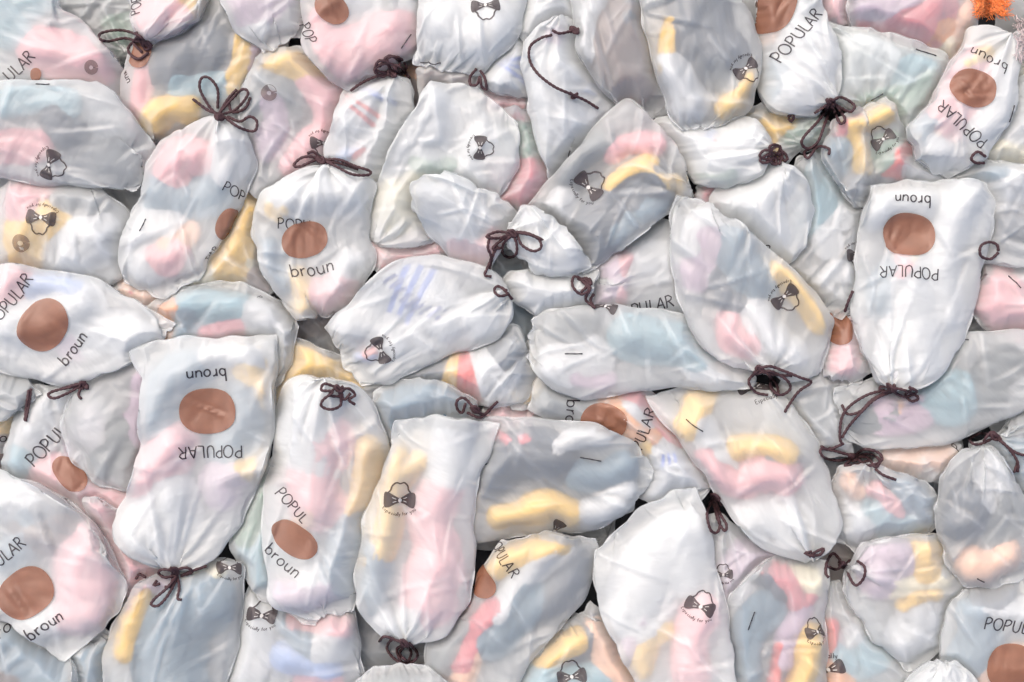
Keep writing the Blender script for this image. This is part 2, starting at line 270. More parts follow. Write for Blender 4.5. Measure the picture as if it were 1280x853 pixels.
bag(10, 'with charcoal sock and yellow tip, top right centre', '860,-120 795,-60 796,0 812,70 832,140 852,164 900,160 934,138 950,98 946,40 920,-20 910,-60', 5, 6, 'c', .15,
    'navy 878,40,-70,140,90,48; yellow 920,120,50,70,28,44; yellow 838,55,80,80,30,36; white 850,110,-60,90,50,40; grey 900,95,-50,60,40,34', [('E', 924, 86, -145, .95)])
bag(8, 'white with tiny striped sock end, right of centre', '962,190 952,166 930,146 850,140 818,152 834,196 884,236 930,230 952,214', 3, 5, 'w', .2, 'white 885,190,0,140,80,44; blue 886,173,60,24,14,46; red 895,186,-60,26,10,47; green 890,225,5,60,20,34', [('T', 'AR', 852, 212, 40, 10)])
bag(7, 'plain white with frayed knotted neck, right of centre', '966,204 930,212 896,238 888,275 905,325 955,345 1000,312 1010,256 996,218', 4, 5, 'w', .2, 'white 950,260,80,120,76,46; white 925,280,70,80,40,36', [('T', 'AR', 954, 306, -8, 10)],
    [[(966, 202), (950, 196), (956, 188), (970, 192), (982, 202)], [(968, 200), (962, 184), (972, 182), (978, 194), (974, 206)], [(964, 202), (978, 190), (984, 200), (970, 198)], [(966, 200), (956, 204), (950, 200), (962, 192)], [(968, 198), (976, 184), (966, 186), (960, 198)]])
bag(6, 'empty grey-green with emblem on its edge, right', '1010,196 1040,192 1062,222 1076,290 1070,350 1048,394 1000,376 972,332 980,262 994,206', 5, 6, 'c', .15, 'white 1040,345,20,60,30,24; aqua 1020,250,70,100,50,24; white 1035,290,70,70,40,20', [('E', 1062, 318, 188, .85)])
bag(11, 'crumpled with big dark bow at its foot, right of centre', '956,466 900,452 862,412 842,350 836,280 846,244 880,254 930,290 975,325 1030,388 1040,418 1024,462 990,480', 5, 7, 'm', .1,
    'slate 925,330,-60,110,60,44; navy 905,365,-50,70,40,40; white 960,420,-50,110,60,48; yellow 1000,370,-50,110,34,44; lilac 880,320,70,90,50,30; white 880,290,60,80,50,30; pink 920,420,-50,70,40,40',
    [('E', 972, 374, -135, .9)],
    [[(950, 462), (936, 476), (944, 490), (960, 494)], [(942, 466), (960, 458), (980, 464), (1000, 472), (1014, 478), (998, 490), (984, 510), (981, 516)], [(944, 468), (962, 464), (982, 474), (988, 486), (976, 494), (964, 486), (962, 470), (952, 462)], [(940, 470), (952, 462), (970, 480), (972, 494), (964, 484)], [(948, 464), (966, 468), (990, 470)]])
bag(10, 'pale one lying sideways with a staple, centre right', '944,474 930,438 884,402 820,388 748,380 692,388 664,402 660,446 690,488 744,497 830,486 900,486 930,486', 6, 7, 'm', .1,
    'aqua 830,430,-10,140,60,42; white 720,450,10,90,60,34; white 880,445,-15,100,60,40; grey 715,410,20,70,36,22; lilac 740,475,0,60,20,28', [('BW', 756, 390, -20, .8)],
    None, [(722, 442, 0, 20)])
bag(4, 'grey with POPULAR print above the sideways bag', '730,350 750,310 800,282 846,290 856,350 862,400 760,410 735,390', 4, 6, 'm', .05, 'lilac 760,360,80,80,40,36; pink 775,350,80,70,20,38; white 815,330,10,80,60,30', [('T', 'POPULAR', 803, 380, 12, 13)],
    [[(744, 386), (738, 376), (742, 368)]])
bag(9, 'with POPULAR along its tied side, top right', '1036,132 1008,148 960,140 944,80 946,0 935,-70 1010,-70 1022,0 1044,66 1046,106', 5, 6, 'w', .15,
    'white 1000,90,70,120,80,46; slate 965,120,80,90,40,36; peach 960,20,80,70,50,34; white 1000,10,70,90,40,38', [('D', 962, 14, -20, 26, 30), ('T', 'POPULAR', 990, 48, 50, 14)],
    [[(1038, 128), (1030, 134), (1018, 142)], [(1040, 126), (1052, 122), (1068, 132), (1062, 140), (1046, 132), (1038, 126)], [(1038, 128), (1024, 150), (1006, 170), (1002, 180), (1010, 186), (1022, 178), (1030, 158), (1040, 130)], [(1042, 128), (1056, 148), (1050, 154), (1040, 132)], [(1022, 182), (1006, 190), (1010, 198), (1022, 184), (1036, 186), (1036, 194)], [(985, 146), (992, 143), (990, 152), (985, 148)]])
bag(7, 'pale green and nearly empty, top right', '1080,150 1036,120 1022,70 1032,34 1100,48 1164,68 1184,92 1176,140 1140,170 1100,160', 3, 6, 'g', .1, 'green 1120,125,20,110,40,26; white 1070,80,20,90,60,30; aqua 1140,100,20,60,50,22', (), None, [(1149, 70, -25, 24), (1091, 124, 30, 14)])
bag(6, 'with red-orange socks under film, top right', '1100,-110 1050,-60 1060,10 1070,50 1150,78 1206,92 1220,30 1214,-60', 3, 5, 'c', .1,
    'rose 1125,40,22,150,84,50; orange 1165,50,60,70,40,42; peach 1200,40,70,80,30,38; lilac 1110,10,20,100,40,40; cream 1175,68,30,50,30,34')
bag(5, 'pink-white crumple at the top edge, right', '1060,-110 1010,-60 1008,-10 1030,36 1070,40 1110,5 1120,-60', 3, 4, 'm', 0, 'pink 1060,5,30,100,50,34; lilac 1035,15,0,50,40,30')
bag(8, 'with emblem, yellow arc and red sock, right', '1075,260 1050,235 1026,196 1040,150 1104,124 1136,170 1180,226 1160,240 1110,245', 3, 4, 'c', .1,
    'yellow 1085,152,20,70,24,46; yellow 1068,185,-70,80,24,44; red 1122,205,60,64,36,48; navy 1085,235,0,80,36,34; white 1150,215,-40,60,40,40; green 1105,190,70,50,40,34; rose 1055,150,60,50,24,30; slate 1040,200,70,60,40,30', [('E', 1098, 182, 36, .8)])
bag(9, 'with print turned over, top right corner', '1265,40 1216,34 1188,80 1158,130 1130,165 1150,205 1185,224 1232,196 1264,140 1274,80', 4, 6, 'w', .1,
    'pink 1200,120,60,120,70,44; white 1235,130,70,110,60,44; peach 1180,150,40,60,30,30; yellow 1220,75,30,50,24,34; slate 1150,165,50,60,34,36; white 1160,190,0,60,50,40', [('D', 1209, 116, 170, 24, 21), ('T', 'broun', 1226, 82, 152, 13), ('T', 'POPULAR', 1196, 157, 140, 13)], None, [(1255, 143, 80, 20)])
bag(5, 'white and yellowish at the right edge, upper', '1330,90 1280,96 1240,130 1205,205 1240,228 1330,230', 3, 4, 'm', .1, 'cream 1250,195,-20,90,40,38; white 1260,150,70,90,60,36; grey 1275,120,70,40,30,30', (), [[(1232, 196), (1222, 190), (1214, 198), (1220, 204), (1230, 204)]])
bag(13, 'largest upright with upside-down print, right', '1110,486 1082,452 1064,398 1068,330 1078,262 1088,232 1160,226 1230,228 1244,262 1228,330 1216,396 1180,462 1146,484', 5, 7, 'w', .12,
    'white 1135,405,85,190,90,50; slate 1105,360,70,80,40,34; white 1180,320,80,200,60,44; white 1120,260,10,100,50,42; cream 1140,320,60,60,30,34; yellow 1140,330,80,60,16,30; pink 1125,330,80,50,30,30',
    [('F', 1133, 300, 177, 1.0)],
    [[(1114, 484), (1100, 484), (1104, 490), (1122, 486), (1140, 492), (1148, 498), (1140, 502), (1132, 494), (1140, 486)], [(1106, 488), (1084, 494), (1062, 508), (1052, 524), (1050, 548), (1054, 556)], [(1116, 486), (1090, 500), (1076, 514), (1060, 518), (1052, 506)], [(1120, 488), (1096, 498), (1080, 512), (1062, 532), (1052, 548)], [(1110, 486), (1130, 496), (1146, 490), (1136, 484)]])
bag(7, 'pale with dark sock behind the largest bag, right edge', '1320,330 1240,328 1190,300 1176,222 1216,200 1272,214 1330,240', 3, 5, 'm', .1, 'navy 1265,290,-10,90,50,38; white 1240,240,20,110,50,38; slate 1240,225,10,60,30,34', (),
    [[(1248, 314), (1246, 306), (1236, 303), (1226, 308), (1226, 320), (1238, 324), (1248, 316)]])
bag(6, 'holding pink socks against the right edge', '1350,380 1330,320 1286,318 1234,326 1210,388 1262,434 1340,440', 3, 5, 'm', .1, 'pink 1250,375,-50,140,70,44; rose 1290,400,20,60,20,38; white 1270,345,0,80,30,34', (), None, [(1259, 357, -45, 18)])
bag(7, 'wide clear one below the largest bag, right', '1340,480 1280,420 1235,420 1196,422 1110,470 1044,484 1064,546 1120,556 1182,550 1270,514 1300,500', 5, 6, 'c', .1,
    'grey 1240,470,60,80,50,26; lilac 1130,515,20,90,50,28; peach 1125,515,0,40,30,30; aqua 1180,500,20,80,60,26; grey 1090,520,0,70,40,20', (), [[(1052, 556), (1036, 562), (1026, 558)]], [(1200, 434, 0, 14)])
bag(4, 'flat grey one left of the twisted cord, right', '1060,450 1000,452 962,500 960,560 1056,566 1070,500', 3, 4, 'm', 0, 'grey 1010,520,10,90,60,22')
bag(9, 'with yellow and pink square sock, lower right', '1012,698 960,684 916,650 876,590 830,530 806,496 850,484 942,478 990,505 1026,570 1042,630 1036,684', 5, 7, 'm', .1,
    'yellow 950,560,-6,90,32,50; pink 958,592,0,80,50,50; yellow 870,510,70,80,40,38; pink 905,590,-40,90,40,36; white 890,560,-60,90,40,34; grey 975,570,0,50,20,46; white 960,650,0,110,60,36', [('BW', 940, 488, 190, 1.0), ('T', 'Especially', 952, 504, 20, 5)],
    [[(1012, 696), (1020, 690), (1030, 686), (1024, 694), (1012, 694)], [(1018, 696), (1006, 692), (1014, 690)]], [(873, 531, -36, 24)])
bag(7, 'with peach and teal bits under tangled cord, lower right', '1078,578 1044,590 1038,640 1044,676 1080,690 1130,684 1164,664 1170,620 1130,596', 3, 6, 'm', .1,
    'pink 1105,625,-50,60,26,42; slate 1140,625,-40,80,44,40; white 1080,650,0,90,50,38; aqua 1110,650,-20,80,40,38; peach 1062,605,-60,40,20,34', (),
    [[(1066, 572), (1048, 576), (1030, 572), (1026, 562), (1044, 564), (1066, 570)], [(1066, 572), (1080, 562), (1098, 566), (1102, 576), (1086, 582), (1068, 572)], [(1068, 572), (1084, 572), (1094, 584), (1100, 576), (1088, 568), (1070, 570)], [(1094, 586), (1104, 594), (1120, 600)], [(1068, 570), (1050, 566), (1036, 560)], [(1066, 574), (1056, 582), (1074, 580), (1086, 576)]])
bag(5, 'with peach sock flattened under the wide clear bag', '1090,600 1092,560 1110,548 1186,544 1196,570 1170,600 1110,606', 3, 5, 'm', .1, 'peach 1145,568,14,100,50,46', [('T', 'P', 1184, 560, 50, 9)])
bag(9, 'clear with one dark round sock, right edge lower', '1225,556 1196,566 1174,600 1168,650 1182,704 1216,736 1300,722 1310,650 1262,600 1240,560', 4, 6, 'c', .15,
    'navy 1208,640,70,70,54,46; white 1240,600,70,90,50,30; peach 1235,700,20,80,50,40; grey 1250,650,60,80,50,24', [('T', 'O', 1279, 645, 10, 14)], None, [(1222, 716, -35, 10)])
bag(5, 'behind the black cord tangle, right edge', '1240,545 1210,560 1230,620 1290,640 1340,600 1320,490 1280,505', 2, 4, 'c', .05, 'slate 1275,580,-40,90,50,34; grey 1270,525,0,60,30,34', (),
    [[(1244, 546), (1226, 542), (1212, 550), (1222, 556), (1242, 548)], [(1244, 546), (1256, 556), (1270, 566), (1290, 572)], [(1246, 546), (1262, 562), (1272, 578), (1272, 590)], [(1242, 548), (1230, 552), (1240, 540), (1252, 550)], [(1272, 578), (1268, 590)]])
bag(7, 'with yellow sock and folded lilac sock, lower right', '1058,706 1080,680 1130,672 1176,674 1202,720 1206,742 1180,804 1134,834 1084,786 1056,734', 5, 7, 'm', .1,
    'yellow 1155,695,75,70,44,42; lilac 1105,705,40,80,60,42; cream 1130,728,0,110,40,40; yellow 1145,745,20,60,24,36; white 1140,780,60,80,60,34; slate 1185,705,60,40,20,34', (),
    [[(1054, 706), (1042, 692), (1034, 702), (1032, 716), (1036, 722)], [(1056, 706), (1066, 700), (1080, 708), (1080, 722), (1070, 732), (1062, 722), (1058, 708)], [(1054, 704), (1046, 712), (1034, 708)]])
bag(6, 'plain glossy one at the bottom, lower right', '1038,724 1064,748 1102,792 1134,838 1120,920 1020,930 1010,800 1024,750', 4, 5, 'm', .05, 'red 1028,800,75,60,26,36; orange 1040,850,75,60,40,34; aqua 1075,810,50,90,60,30; white 1080,770,50,90,30,28', [('BW', 1036, 832, 20, .9), ('T', 'Especially', 1031, 817, 5, 6)])
bag(8, 'with red stripe and tall staple mark, bottom right', '965,930 900,930 904,760 932,728 962,696 1030,700 1030,780 1024,930', 3, 5, 'c', .1,
    'rose 975,725,-50,80,30,40; navy 960,725,-50,60,30,34; red 968,830,80,70,16,38; yellow 1000,830,75,110,36,40; cream 1010,720,-20,50,40,36; rose 1002,755,60,50,16,38; slate 935,800,70,140,50,28; lilac 985,790,70,90,30,36', [('E', 1007, 786, 14, .85)], None, [(936, 776, 72, 22)])
bag(4, 'grey-pink in the hollow below the small loops', '890,640 930,670 985,700 960,750 920,785 880,760 870,680', 3, 5, 'm', 0, 'lilac 935,700,45,110,60,34; grey 905,740,60,70,40,30', [('E', 903, 714, 5, .6)],
    [[(894, 622), (884, 640), (888, 662), (896, 666), (900, 656), (896, 640), (894, 622)], [(894, 624), (900, 642), (908, 656), (906, 664), (898, 652), (892, 630)], [(886, 630), (896, 620), (902, 632)]])
bag(7, 'with sideways-cut print POPULAR, bottom right corner', '1260,940 1190,940 1176,820 1186,750 1240,728 1310,726 1350,940', 3, 5, 'm', .1, 'slate 1210,800,70,120,60,34; white 1260,760,0,110,40,38; peach 1260,830,0,90,60,36; navy 1235,745,10,60,30,28', [('D', 1256, 832, -5, 27, 27), ('T', 'POPULAR', 1262, 786, -8, 14)])
bag(9, 'white rounded end at the bottom edge, right', '1165,1120 1100,1040 1112,900 1128,845 1155,823 1190,823 1214,848 1226,900 1235,1040', 4, 5, 'w', .2, 'white 1165,870,70,90,70,42')
bag(12, 'largest white crumpled one, bottom centre right', '850,960 826,920 796,860 768,800 744,745 744,688 784,648 836,614 868,610 886,660 906,760 914,830 905,920', 5, 8, 'w', .05,
    'white 815,720,60,180,90,40; pink 865,800,80,120,50,44; yellow 810,805,60,80,36,40; white 860,690,80,110,40,34; lilac 790,790,60,80,30,34', [('E', 866, 753, -26, 1.0)], None, [(756, 789, -68, 20)])
bag(7, 'with crimson and orange socks and rotated print, centre right', '890,606 880,580 852,536 806,488 760,476 680,474 668,512 740,570 800,620 850,632', 4, 6, 'c', .1,
    'rose 835,530,-45,150,40,44; orange 780,520,-45,110,34,40; white 810,545,-50,120,40,46; grey 705,500,10,80,50,30; white 840,590,20,80,60,44; yellow 812,560,-60,50,24,38; bluestripe 835,570,10,60,24,46',
    [('D', 754, 524, -105, 19, 26), ('T', 'POPULAR', 795, 543, 68, 13), ('T', 'bro', 719, 512, -95, 13)])
bag(8, 'lying sideways with navy and yellow socks, centre', '560,600 600,528 680,522 742,530 796,558 814,590 790,636 742,664 660,668 590,678', 4, 6, 'c', .1,
    'navy 650,575,10,140,70,44; yellow 650,642,5,80,32,46; yellow 690,632,-10,80,36,46; white 720,550,20,90,30,40; slate 750,590,10,90,40,36; rose 640,550,0,60,24,36; white 760,630,30,80,40,38', [('BW', 692, 659, 60, .9)], None, [(734, 575, -12, 24)])
bag(12, 'with yellow side, pink end and emblem, bottom centre', '508,803 470,788 446,742 452,662 468,620 482,580 496,524 560,520 624,530 604,590 592,640 594,722 564,788 530,802', 6, 8, 'w', .1,
    'yellow 487,640,80,160,36,48; pink 540,725,80,110,76,52; pink 545,640,82,120,60,46; slate 470,720,80,100,36,40; white 565,560,80,110,60,40; yellow 512,590,50,60,30,44; white 500,775,20,70,40,40', [('E', 507, 624, -4, 1.05)],
    [[(506, 804), (490, 800), (484, 812), (496, 826), (508, 828), (514, 816), (506, 804)], [(508, 804), (500, 818), (514, 828), (522, 818), (512, 804)], [(504, 804), (482, 796), (474, 802)], [(508, 806), (496, 812), (504, 830), (518, 826)]])
bag(8, 'with yellow end sock and POPULAR corner, bottom centre', '570,960 530,900 536,800 580,765 596,720 626,676 680,664 742,672 748,700 720,760 660,830 620,930', 5, 7, 'c', .1,
    'yellow 660,690,20,110,36,44; white 660,720,50,150,44,46; navy 690,735,40,120,50,40; slate 640,770,50,120,50,36; rose 600,790,60,110,36,34; peach 580,840,60,90,30,34; grey 560,810,60,90,30,28', [('T', 'POPULAR', 632, 697, -62, 12), ('D', 604, 725, -60, 24, 15)])
bag(6, 'with yellow cuff and sky blue sock, bottom centre', '740,950 680,940 640,900 664,820 740,756 780,790 826,870 830,940', 3, 4, 'c', .1, 'yellow 700,808,25,80,34,44; aqua 715,850,0,130,60,36; navy 735,790,60,80,30,34; peach 770,820,-60,120,50,36', [('E', 718, 846, 10, .95)])
bag(9, 'pale rounded end at the bottom edge, centre', '500,960 446,930 442,852 482,830 540,832 572,866 560,930', 2, 4, 'm', .2, 'grey 505,870,0,90,60,36')
bag(7, 'with bow emblem and blue-pink socks, bottom left', '370,960 284,940 286,860 298,790 318,732 380,752 440,764 454,850 450,940', 4, 6, 'm', .1,
    'pink 400,775,-10,90,36,46; slate 380,790,-50,90,40,40; blue 385,825,-20,90,40,42; white 415,800,50,60,50,42; pink 400,850,0,60,30,30; white 320,800,80,110,50,30', [('E', 336, 771, -12, 1.0)])
bag(9, 'with one big slate sock, bottom left', '250,700 180,726 160,748 138,800 134,860 150,940 250,940 288,850 304,770 308,712 290,700', 5, 6, 'c', .12,
    'slate 228,795,70,180,96,48; yellow 172,770,75,110,32,42; grey 220,830,30,40,26,50; pink 170,735,60,60,30,34; cream 255,712,10,60,24,38; lilac 200,720,0,60,30,36', [('E', 289, 712, 0, .8)],
    [[(258, 708), (240, 714), (226, 720)], [(170, 724), (174, 718), (182, 722)]])
bag(10, 'with brown and pink socks and LAR print, lower left edge', '-110,640 -60,586 0,588 40,600 84,622 122,652 146,704 164,738 126,790 82,826 30,786 -60,750', 6, 9, 'w', .1,
    'navy 72,628,10,60,40,44; brown 62,660,10,90,50,44; pink 118,700,60,130,80,50; pink 110,760,30,80,50,46; slate 30,670,60,110,50,36; white 60,780,30,110,50,36; white 30,620,20,110,50,40', [('F', 38, 735, 38, 1.12)])
bag(6, 'grey with cut print under LAR bag, bottom left', '-90,900 -60,740 0,758 40,800 92,830 90,900 20,940', 3, 5, 'c', .05, 'slate 50,830,-30,120,60,34; brown 10,850,0,60,40,30; grey 20,790,-20,80,40,26', [('D', 2, 768, 30, 9, 11), ('T', 'broun', 10, 783, 40, 12)])
bag(5, 'slate one at the bottom edge, left', '100,940 40,930 62,850 84,822 130,786 160,820 170,930', 3, 4, 'c', 0, 'slate 105,840,30,120,60,34; white 100,815,20,30,20,34')
bag(6, 'pinkish strip between LAR bag and knotted neck', '230,760 190,770 150,748 120,660 118,622 160,640 210,690', 3, 5, 'm', 0, 'pink 150,680,-60,130,50,36; lilac 165,720,-40,60,40,34')
bag(6, 'small grey-green corner at the left edge', '-60,500 -50,446 10,456 50,492 30,510 -10,530', 3, 4, 'm', 0, 'grey -5,490,-10,90,40,30')
bag(2, 'dark amber lit in the shade at the left edge', '-60,560 -40,510 25,520 40,580 10,610 -40,610', 2, 4, 'm', 0, 'brown 5,570,10,80,60,40; yellow 5,535,10,60,16,34', [('T', 'broun', 12, 547, -8, 10), ('R', 12, 575, 0, 10)])
bag(3, 'white and pinkish crease between two middle bags', '575,330 560,294 520,284 456,296 462,330 505,352', 3, 4, 'm', 0, 'pink 505,310,20,110,50,36; white 480,330,30,60,40,38')
bag(4, 'with a sliver of brown print, right', '1080,350 1040,362 1026,400 1028,466 1064,474 1100,440', 3, 4, 'm', 0, 'pink 1055,440,70,90,40,32; white 1050,390,70,70,40,30', [('D', 1046, 411, 100, 20, 13), ('T', 'PO', 1056, 398, 95, 9)], [[(1066, 364), (1060, 378), (1056, 390)]])
bag(4, 'with blurred yellow sock below top right bags', '1000,190 960,215 925,180 930,140 990,132 1036,160 1034,196', 3, 5, 'c', .05, 'yellow 962,170,50,70,36,40; green 1000,170,20,60,30,30')
bag(6, 'white folded one left of turned print, right', '1110,180 1100,150 1140,148 1180,190 1190,228 1150,232', 2, 4, 'w', .1, 'white 1150,190,-40,100,50,38; navy 1145,160,-30,60,24,34')
bag(2, 'rosy one behind the frayed knot, upper right', '900,300 870,250 880,226 930,226 960,240 950,290', 2, 4, 'm', 0, 'rose 890,245,20,90,36,34; grey 900,270,10,60,30,30')
bag(2, 'peach one showing under the folded bag, left', '230,400 180,392 140,350 160,330 210,350 250,375', 2, 4, 'm', 0, 'peach 180,365,-30,90,40,34; rose 190,378,-20,60,20,34')
bag(3, 'pale one at the top right corner below the net', '1330,40 1262,52 1262,110 1290,150 1340,140', 2, 3, 'm', 0, 'cream 1290,90,70,90,50,34; lilac 1275,60,20,60,40,30', [('E', 1277, 110, -90, .5)])
bag(3, 'dark amber one in the gap, centre', '690,500 640,505 636,440 660,430 700,470', 2, 3, 'm', 0, 'yellow 660,480,60,80,44,34; navy 645,440,60,60,30,26')
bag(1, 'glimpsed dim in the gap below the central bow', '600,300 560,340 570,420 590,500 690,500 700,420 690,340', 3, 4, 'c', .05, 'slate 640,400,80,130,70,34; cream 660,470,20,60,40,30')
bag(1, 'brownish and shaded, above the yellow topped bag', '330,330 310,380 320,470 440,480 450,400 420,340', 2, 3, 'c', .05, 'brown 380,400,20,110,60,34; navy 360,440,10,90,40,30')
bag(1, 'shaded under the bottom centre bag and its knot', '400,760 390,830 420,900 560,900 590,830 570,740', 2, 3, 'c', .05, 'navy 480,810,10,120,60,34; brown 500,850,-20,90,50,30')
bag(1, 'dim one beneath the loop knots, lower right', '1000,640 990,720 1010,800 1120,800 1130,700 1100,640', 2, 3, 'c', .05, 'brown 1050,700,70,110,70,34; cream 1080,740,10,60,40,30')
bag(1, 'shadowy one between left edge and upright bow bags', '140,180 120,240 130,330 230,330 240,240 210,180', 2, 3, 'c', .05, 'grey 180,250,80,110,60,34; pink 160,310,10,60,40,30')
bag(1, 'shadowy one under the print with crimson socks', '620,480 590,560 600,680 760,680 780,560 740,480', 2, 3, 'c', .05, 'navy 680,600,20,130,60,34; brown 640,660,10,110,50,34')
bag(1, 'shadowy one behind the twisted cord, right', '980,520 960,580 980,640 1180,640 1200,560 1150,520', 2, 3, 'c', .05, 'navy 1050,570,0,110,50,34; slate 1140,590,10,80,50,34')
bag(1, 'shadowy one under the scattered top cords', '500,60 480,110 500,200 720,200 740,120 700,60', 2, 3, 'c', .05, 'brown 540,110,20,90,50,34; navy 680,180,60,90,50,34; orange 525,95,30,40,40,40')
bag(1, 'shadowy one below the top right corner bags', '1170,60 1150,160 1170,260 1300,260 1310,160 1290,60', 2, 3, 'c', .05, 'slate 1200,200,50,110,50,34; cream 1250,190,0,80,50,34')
NVIS = len(BAGS)
# bags the picture shows next to nothing of: the bottom of the heap
for j in range(5):
    for i in range(8):
        x = -60 + i * 200 + rng.uniform(-25, 25) + (j % 2) * 60; y = -60 + j * 240 + rng.uniform(-25, 25)
        if 70 < x < 1210 and 60 < y < 790: continue
        a = rng.uniform(0, 6.28); ca, sa = math.cos(a), math.sin(a)
        o = [(0, 165), (-60, 140), (-84, 80), (-84, -60), (-78, -140), (78, -142), (84, -60), (82, 90), (55, 142)]
        pts = ' '.join('%.1f,%.1f' % (x + p * ca - q * sa, y + p * sa + q * ca) for p, q in o)
        bag(0, 'FILL', pts, 4, 5, 'c', .1)
# ---------------------------------------------------------------- film shapes: flat traced patch, then a cloth relaxation over the socks
def catmull(P, closed=False):
    P = np.array(P, float); out = []
    n = len(P)
    for i in range(n - 1):
        p0 = P[max(i - 1, 0)]; p1 = P[i]; p2 = P[i + 1]; p3 = P[min(i + 2, n - 1)]
        if i == 0: p0 = 2 * p1 - p2
        if i + 2 > n - 1: p3 = 2 * p2 - p1
        for t in np.linspace(0, 1, 12, endpoint=False):
            out.append(0.5 * ((2 * p1) + (-p0 + p2) * t + (2 * p0 - 5 * p1 + 4 * p2 - p3) * t * t + (-p0 + 3 * p1 - 3 * p2 + p3) * t ** 3))
    out.append(P[-1])
    return np.array(out)
def resample(Q, n):
    d = np.r_[0, np.cumsum(np.linalg.norm(np.diff(Q, axis=0), axis=1))]
    s = np.linspace(0, d[-1], n)
    return np.c_[np.interp(s, d, Q[:, 0]), np.interp(s, d, Q[:, 1])]
def coons(b, ny, nx):
    P = b['P']; k = 1.09 if 0 < b['z'] <= 4 else 1.05 if 4 < b['z'] <= 7 else 1.0
    cx = sum(p[0] for p in P) / len(P); cy_ = sum(p[1] for p in P) / len(P)
    P = [P[0]] + [(cx + (p[0] - cx) * k, cy_ + (p[1] - cy_) * k) for p in P[1:]]; n = np.array(P[0]); c1, c2 = b['c1'], b['c2']
    mid = (np.array(P[c1]) + np.array(P[c2])) / 2
    ax = mid - n; ax /= np.linalg.norm(ax) + 1e-9; pr = np.array([-ax[1], ax[0]]) * 8
    a1 = np.array(P[1]) - n
    if np.dot(a1, pr) < 0: pr = -pr
    Lp = catmull([n + pr] + P[1:c1 + 1]); Rp = catmull([n - pr] + P[:c2 - 1:-1] if c2 < len(P) else [n - pr])
    Bo = catmull(P[c1:c2 + 1])
    v = np.linspace(0, 1, ny); u = np.linspace(0, 1, nx)
    Ls = resample(Lp, ny); Rs = resample(Rp, ny); Bs = resample(Bo, nx)
    Ts = np.array([(n + pr) * (1 - t) + (n - pr) * t for t in u])
    U = u[None, :, None]; V = v[:, None, None]
    S = (1 - V) * Ts[None] + V * Bs[None] + (1 - U) * Ls[:, None] + U * Rs[:, None] \
        - ((1 - U) * (1 - V) * Ts[0] + U * (1 - V) * Ts[-1] + (1 - U) * V * Bs[0] + U * V * Bs[-1])
    return S

def resize(A, ny, nx):      # (3,B,h,w) -> (3,B,ny,nx) smooth
    h, w_ = A.shape[-2:]
    y = np.linspace(0, h - 1, ny); x = np.linspace(0, w_ - 1, nx)
    y0 = np.clip(y.astype(int), 0, h - 2); x0 = np.clip(x.astype(int), 0, w_ - 2)
    fy = (y - y0)[:, None].astype(np.float32); fx = (x - x0)[None, :].astype(np.float32)
    a = A[..., y0, :]; b_ = A[..., y0 + 1, :]
    r = a * (1 - fy) + b_ * fy
    return r[..., x0] * (1 - fx) + r[..., x0 + 1] * fx

def sock_spine(s):
    c, x, y, a, l, wd = s[:6]; h = s[6] if len(s) > 6 else wd * 0.42
    a = math.radians(a)
    t = np.linspace(-.5, .5, 7)
    L = max(l - wd * 0.8, 8)
    bend = wd * 0.22 * math.sin(x * 1.7 + y)
    lx = t * L; ly = bend * (4 * t * t - .5)
    return np.c_[x + lx * math.cos(a) + ly * math.sin(a), y - lx * math.sin(a) + ly * math.cos(a)], wd / 2 * 0.98, h * 0.74

NB = len(BAGS)
def content_field(X, idx):
    C = np.full(X.shape[1:], 1.0, np.float32)
    for k, bi in enumerate(idx):
        x = X[0, k]; y = X[1, k]
        for s in BAGS[bi]['socks']:
            sp, r, h = sock_spine(s)
            d2 = np.full(x.shape, 1e9, np.float32)
            for (a, b_), (c, d) in zip(sp[:-1:2], sp[2::2]):
                vx, vy = c - a, d - b_; ll = vx * vx + vy * vy + 1e-6
                t = np.clip(((x - a) * vx + (y - b_) * vy) / ll, 0, 1)
                d2 = np.minimum(d2, (x - a - t * vx) ** 2 + (y - b_ - t * vy) ** 2)
            q = np.clip(1 - d2 / (r * r), 0, 1)
            C[k] = np.maximum(C[k], 1 + h * np.sqrt(q) * (q > 0))
    ny, nx = C.shape[1:]; u = np.linspace(-1, 1, nx)[None]; v = np.linspace(-1, 1, ny)[:, None]
    body = np.clip(1 - np.abs(u / .97) ** 3.2, 0, 1) ** .5 * np.clip(1 - np.abs((v + .04) / .90) ** 5, 0, 1) ** .5
    C = np.maximum(C, 1 + 21 * body[None].astype(np.float32))
    D = C.copy()       # film bridges the hollows between socks instead of following them
    for _ in range(max(2, C.shape[2] // 3)):
        E = D.copy()
        E[:, 1:-1, 1:-1] = .25 * (D[:, :-2, 1:-1] + D[:, 2:, 1:-1] + D[:, 1:-1, :-2] + D[:, 1:-1, 2:])
        D = E
    return np.maximum(.12 * C + .88 * D, .55 * C)

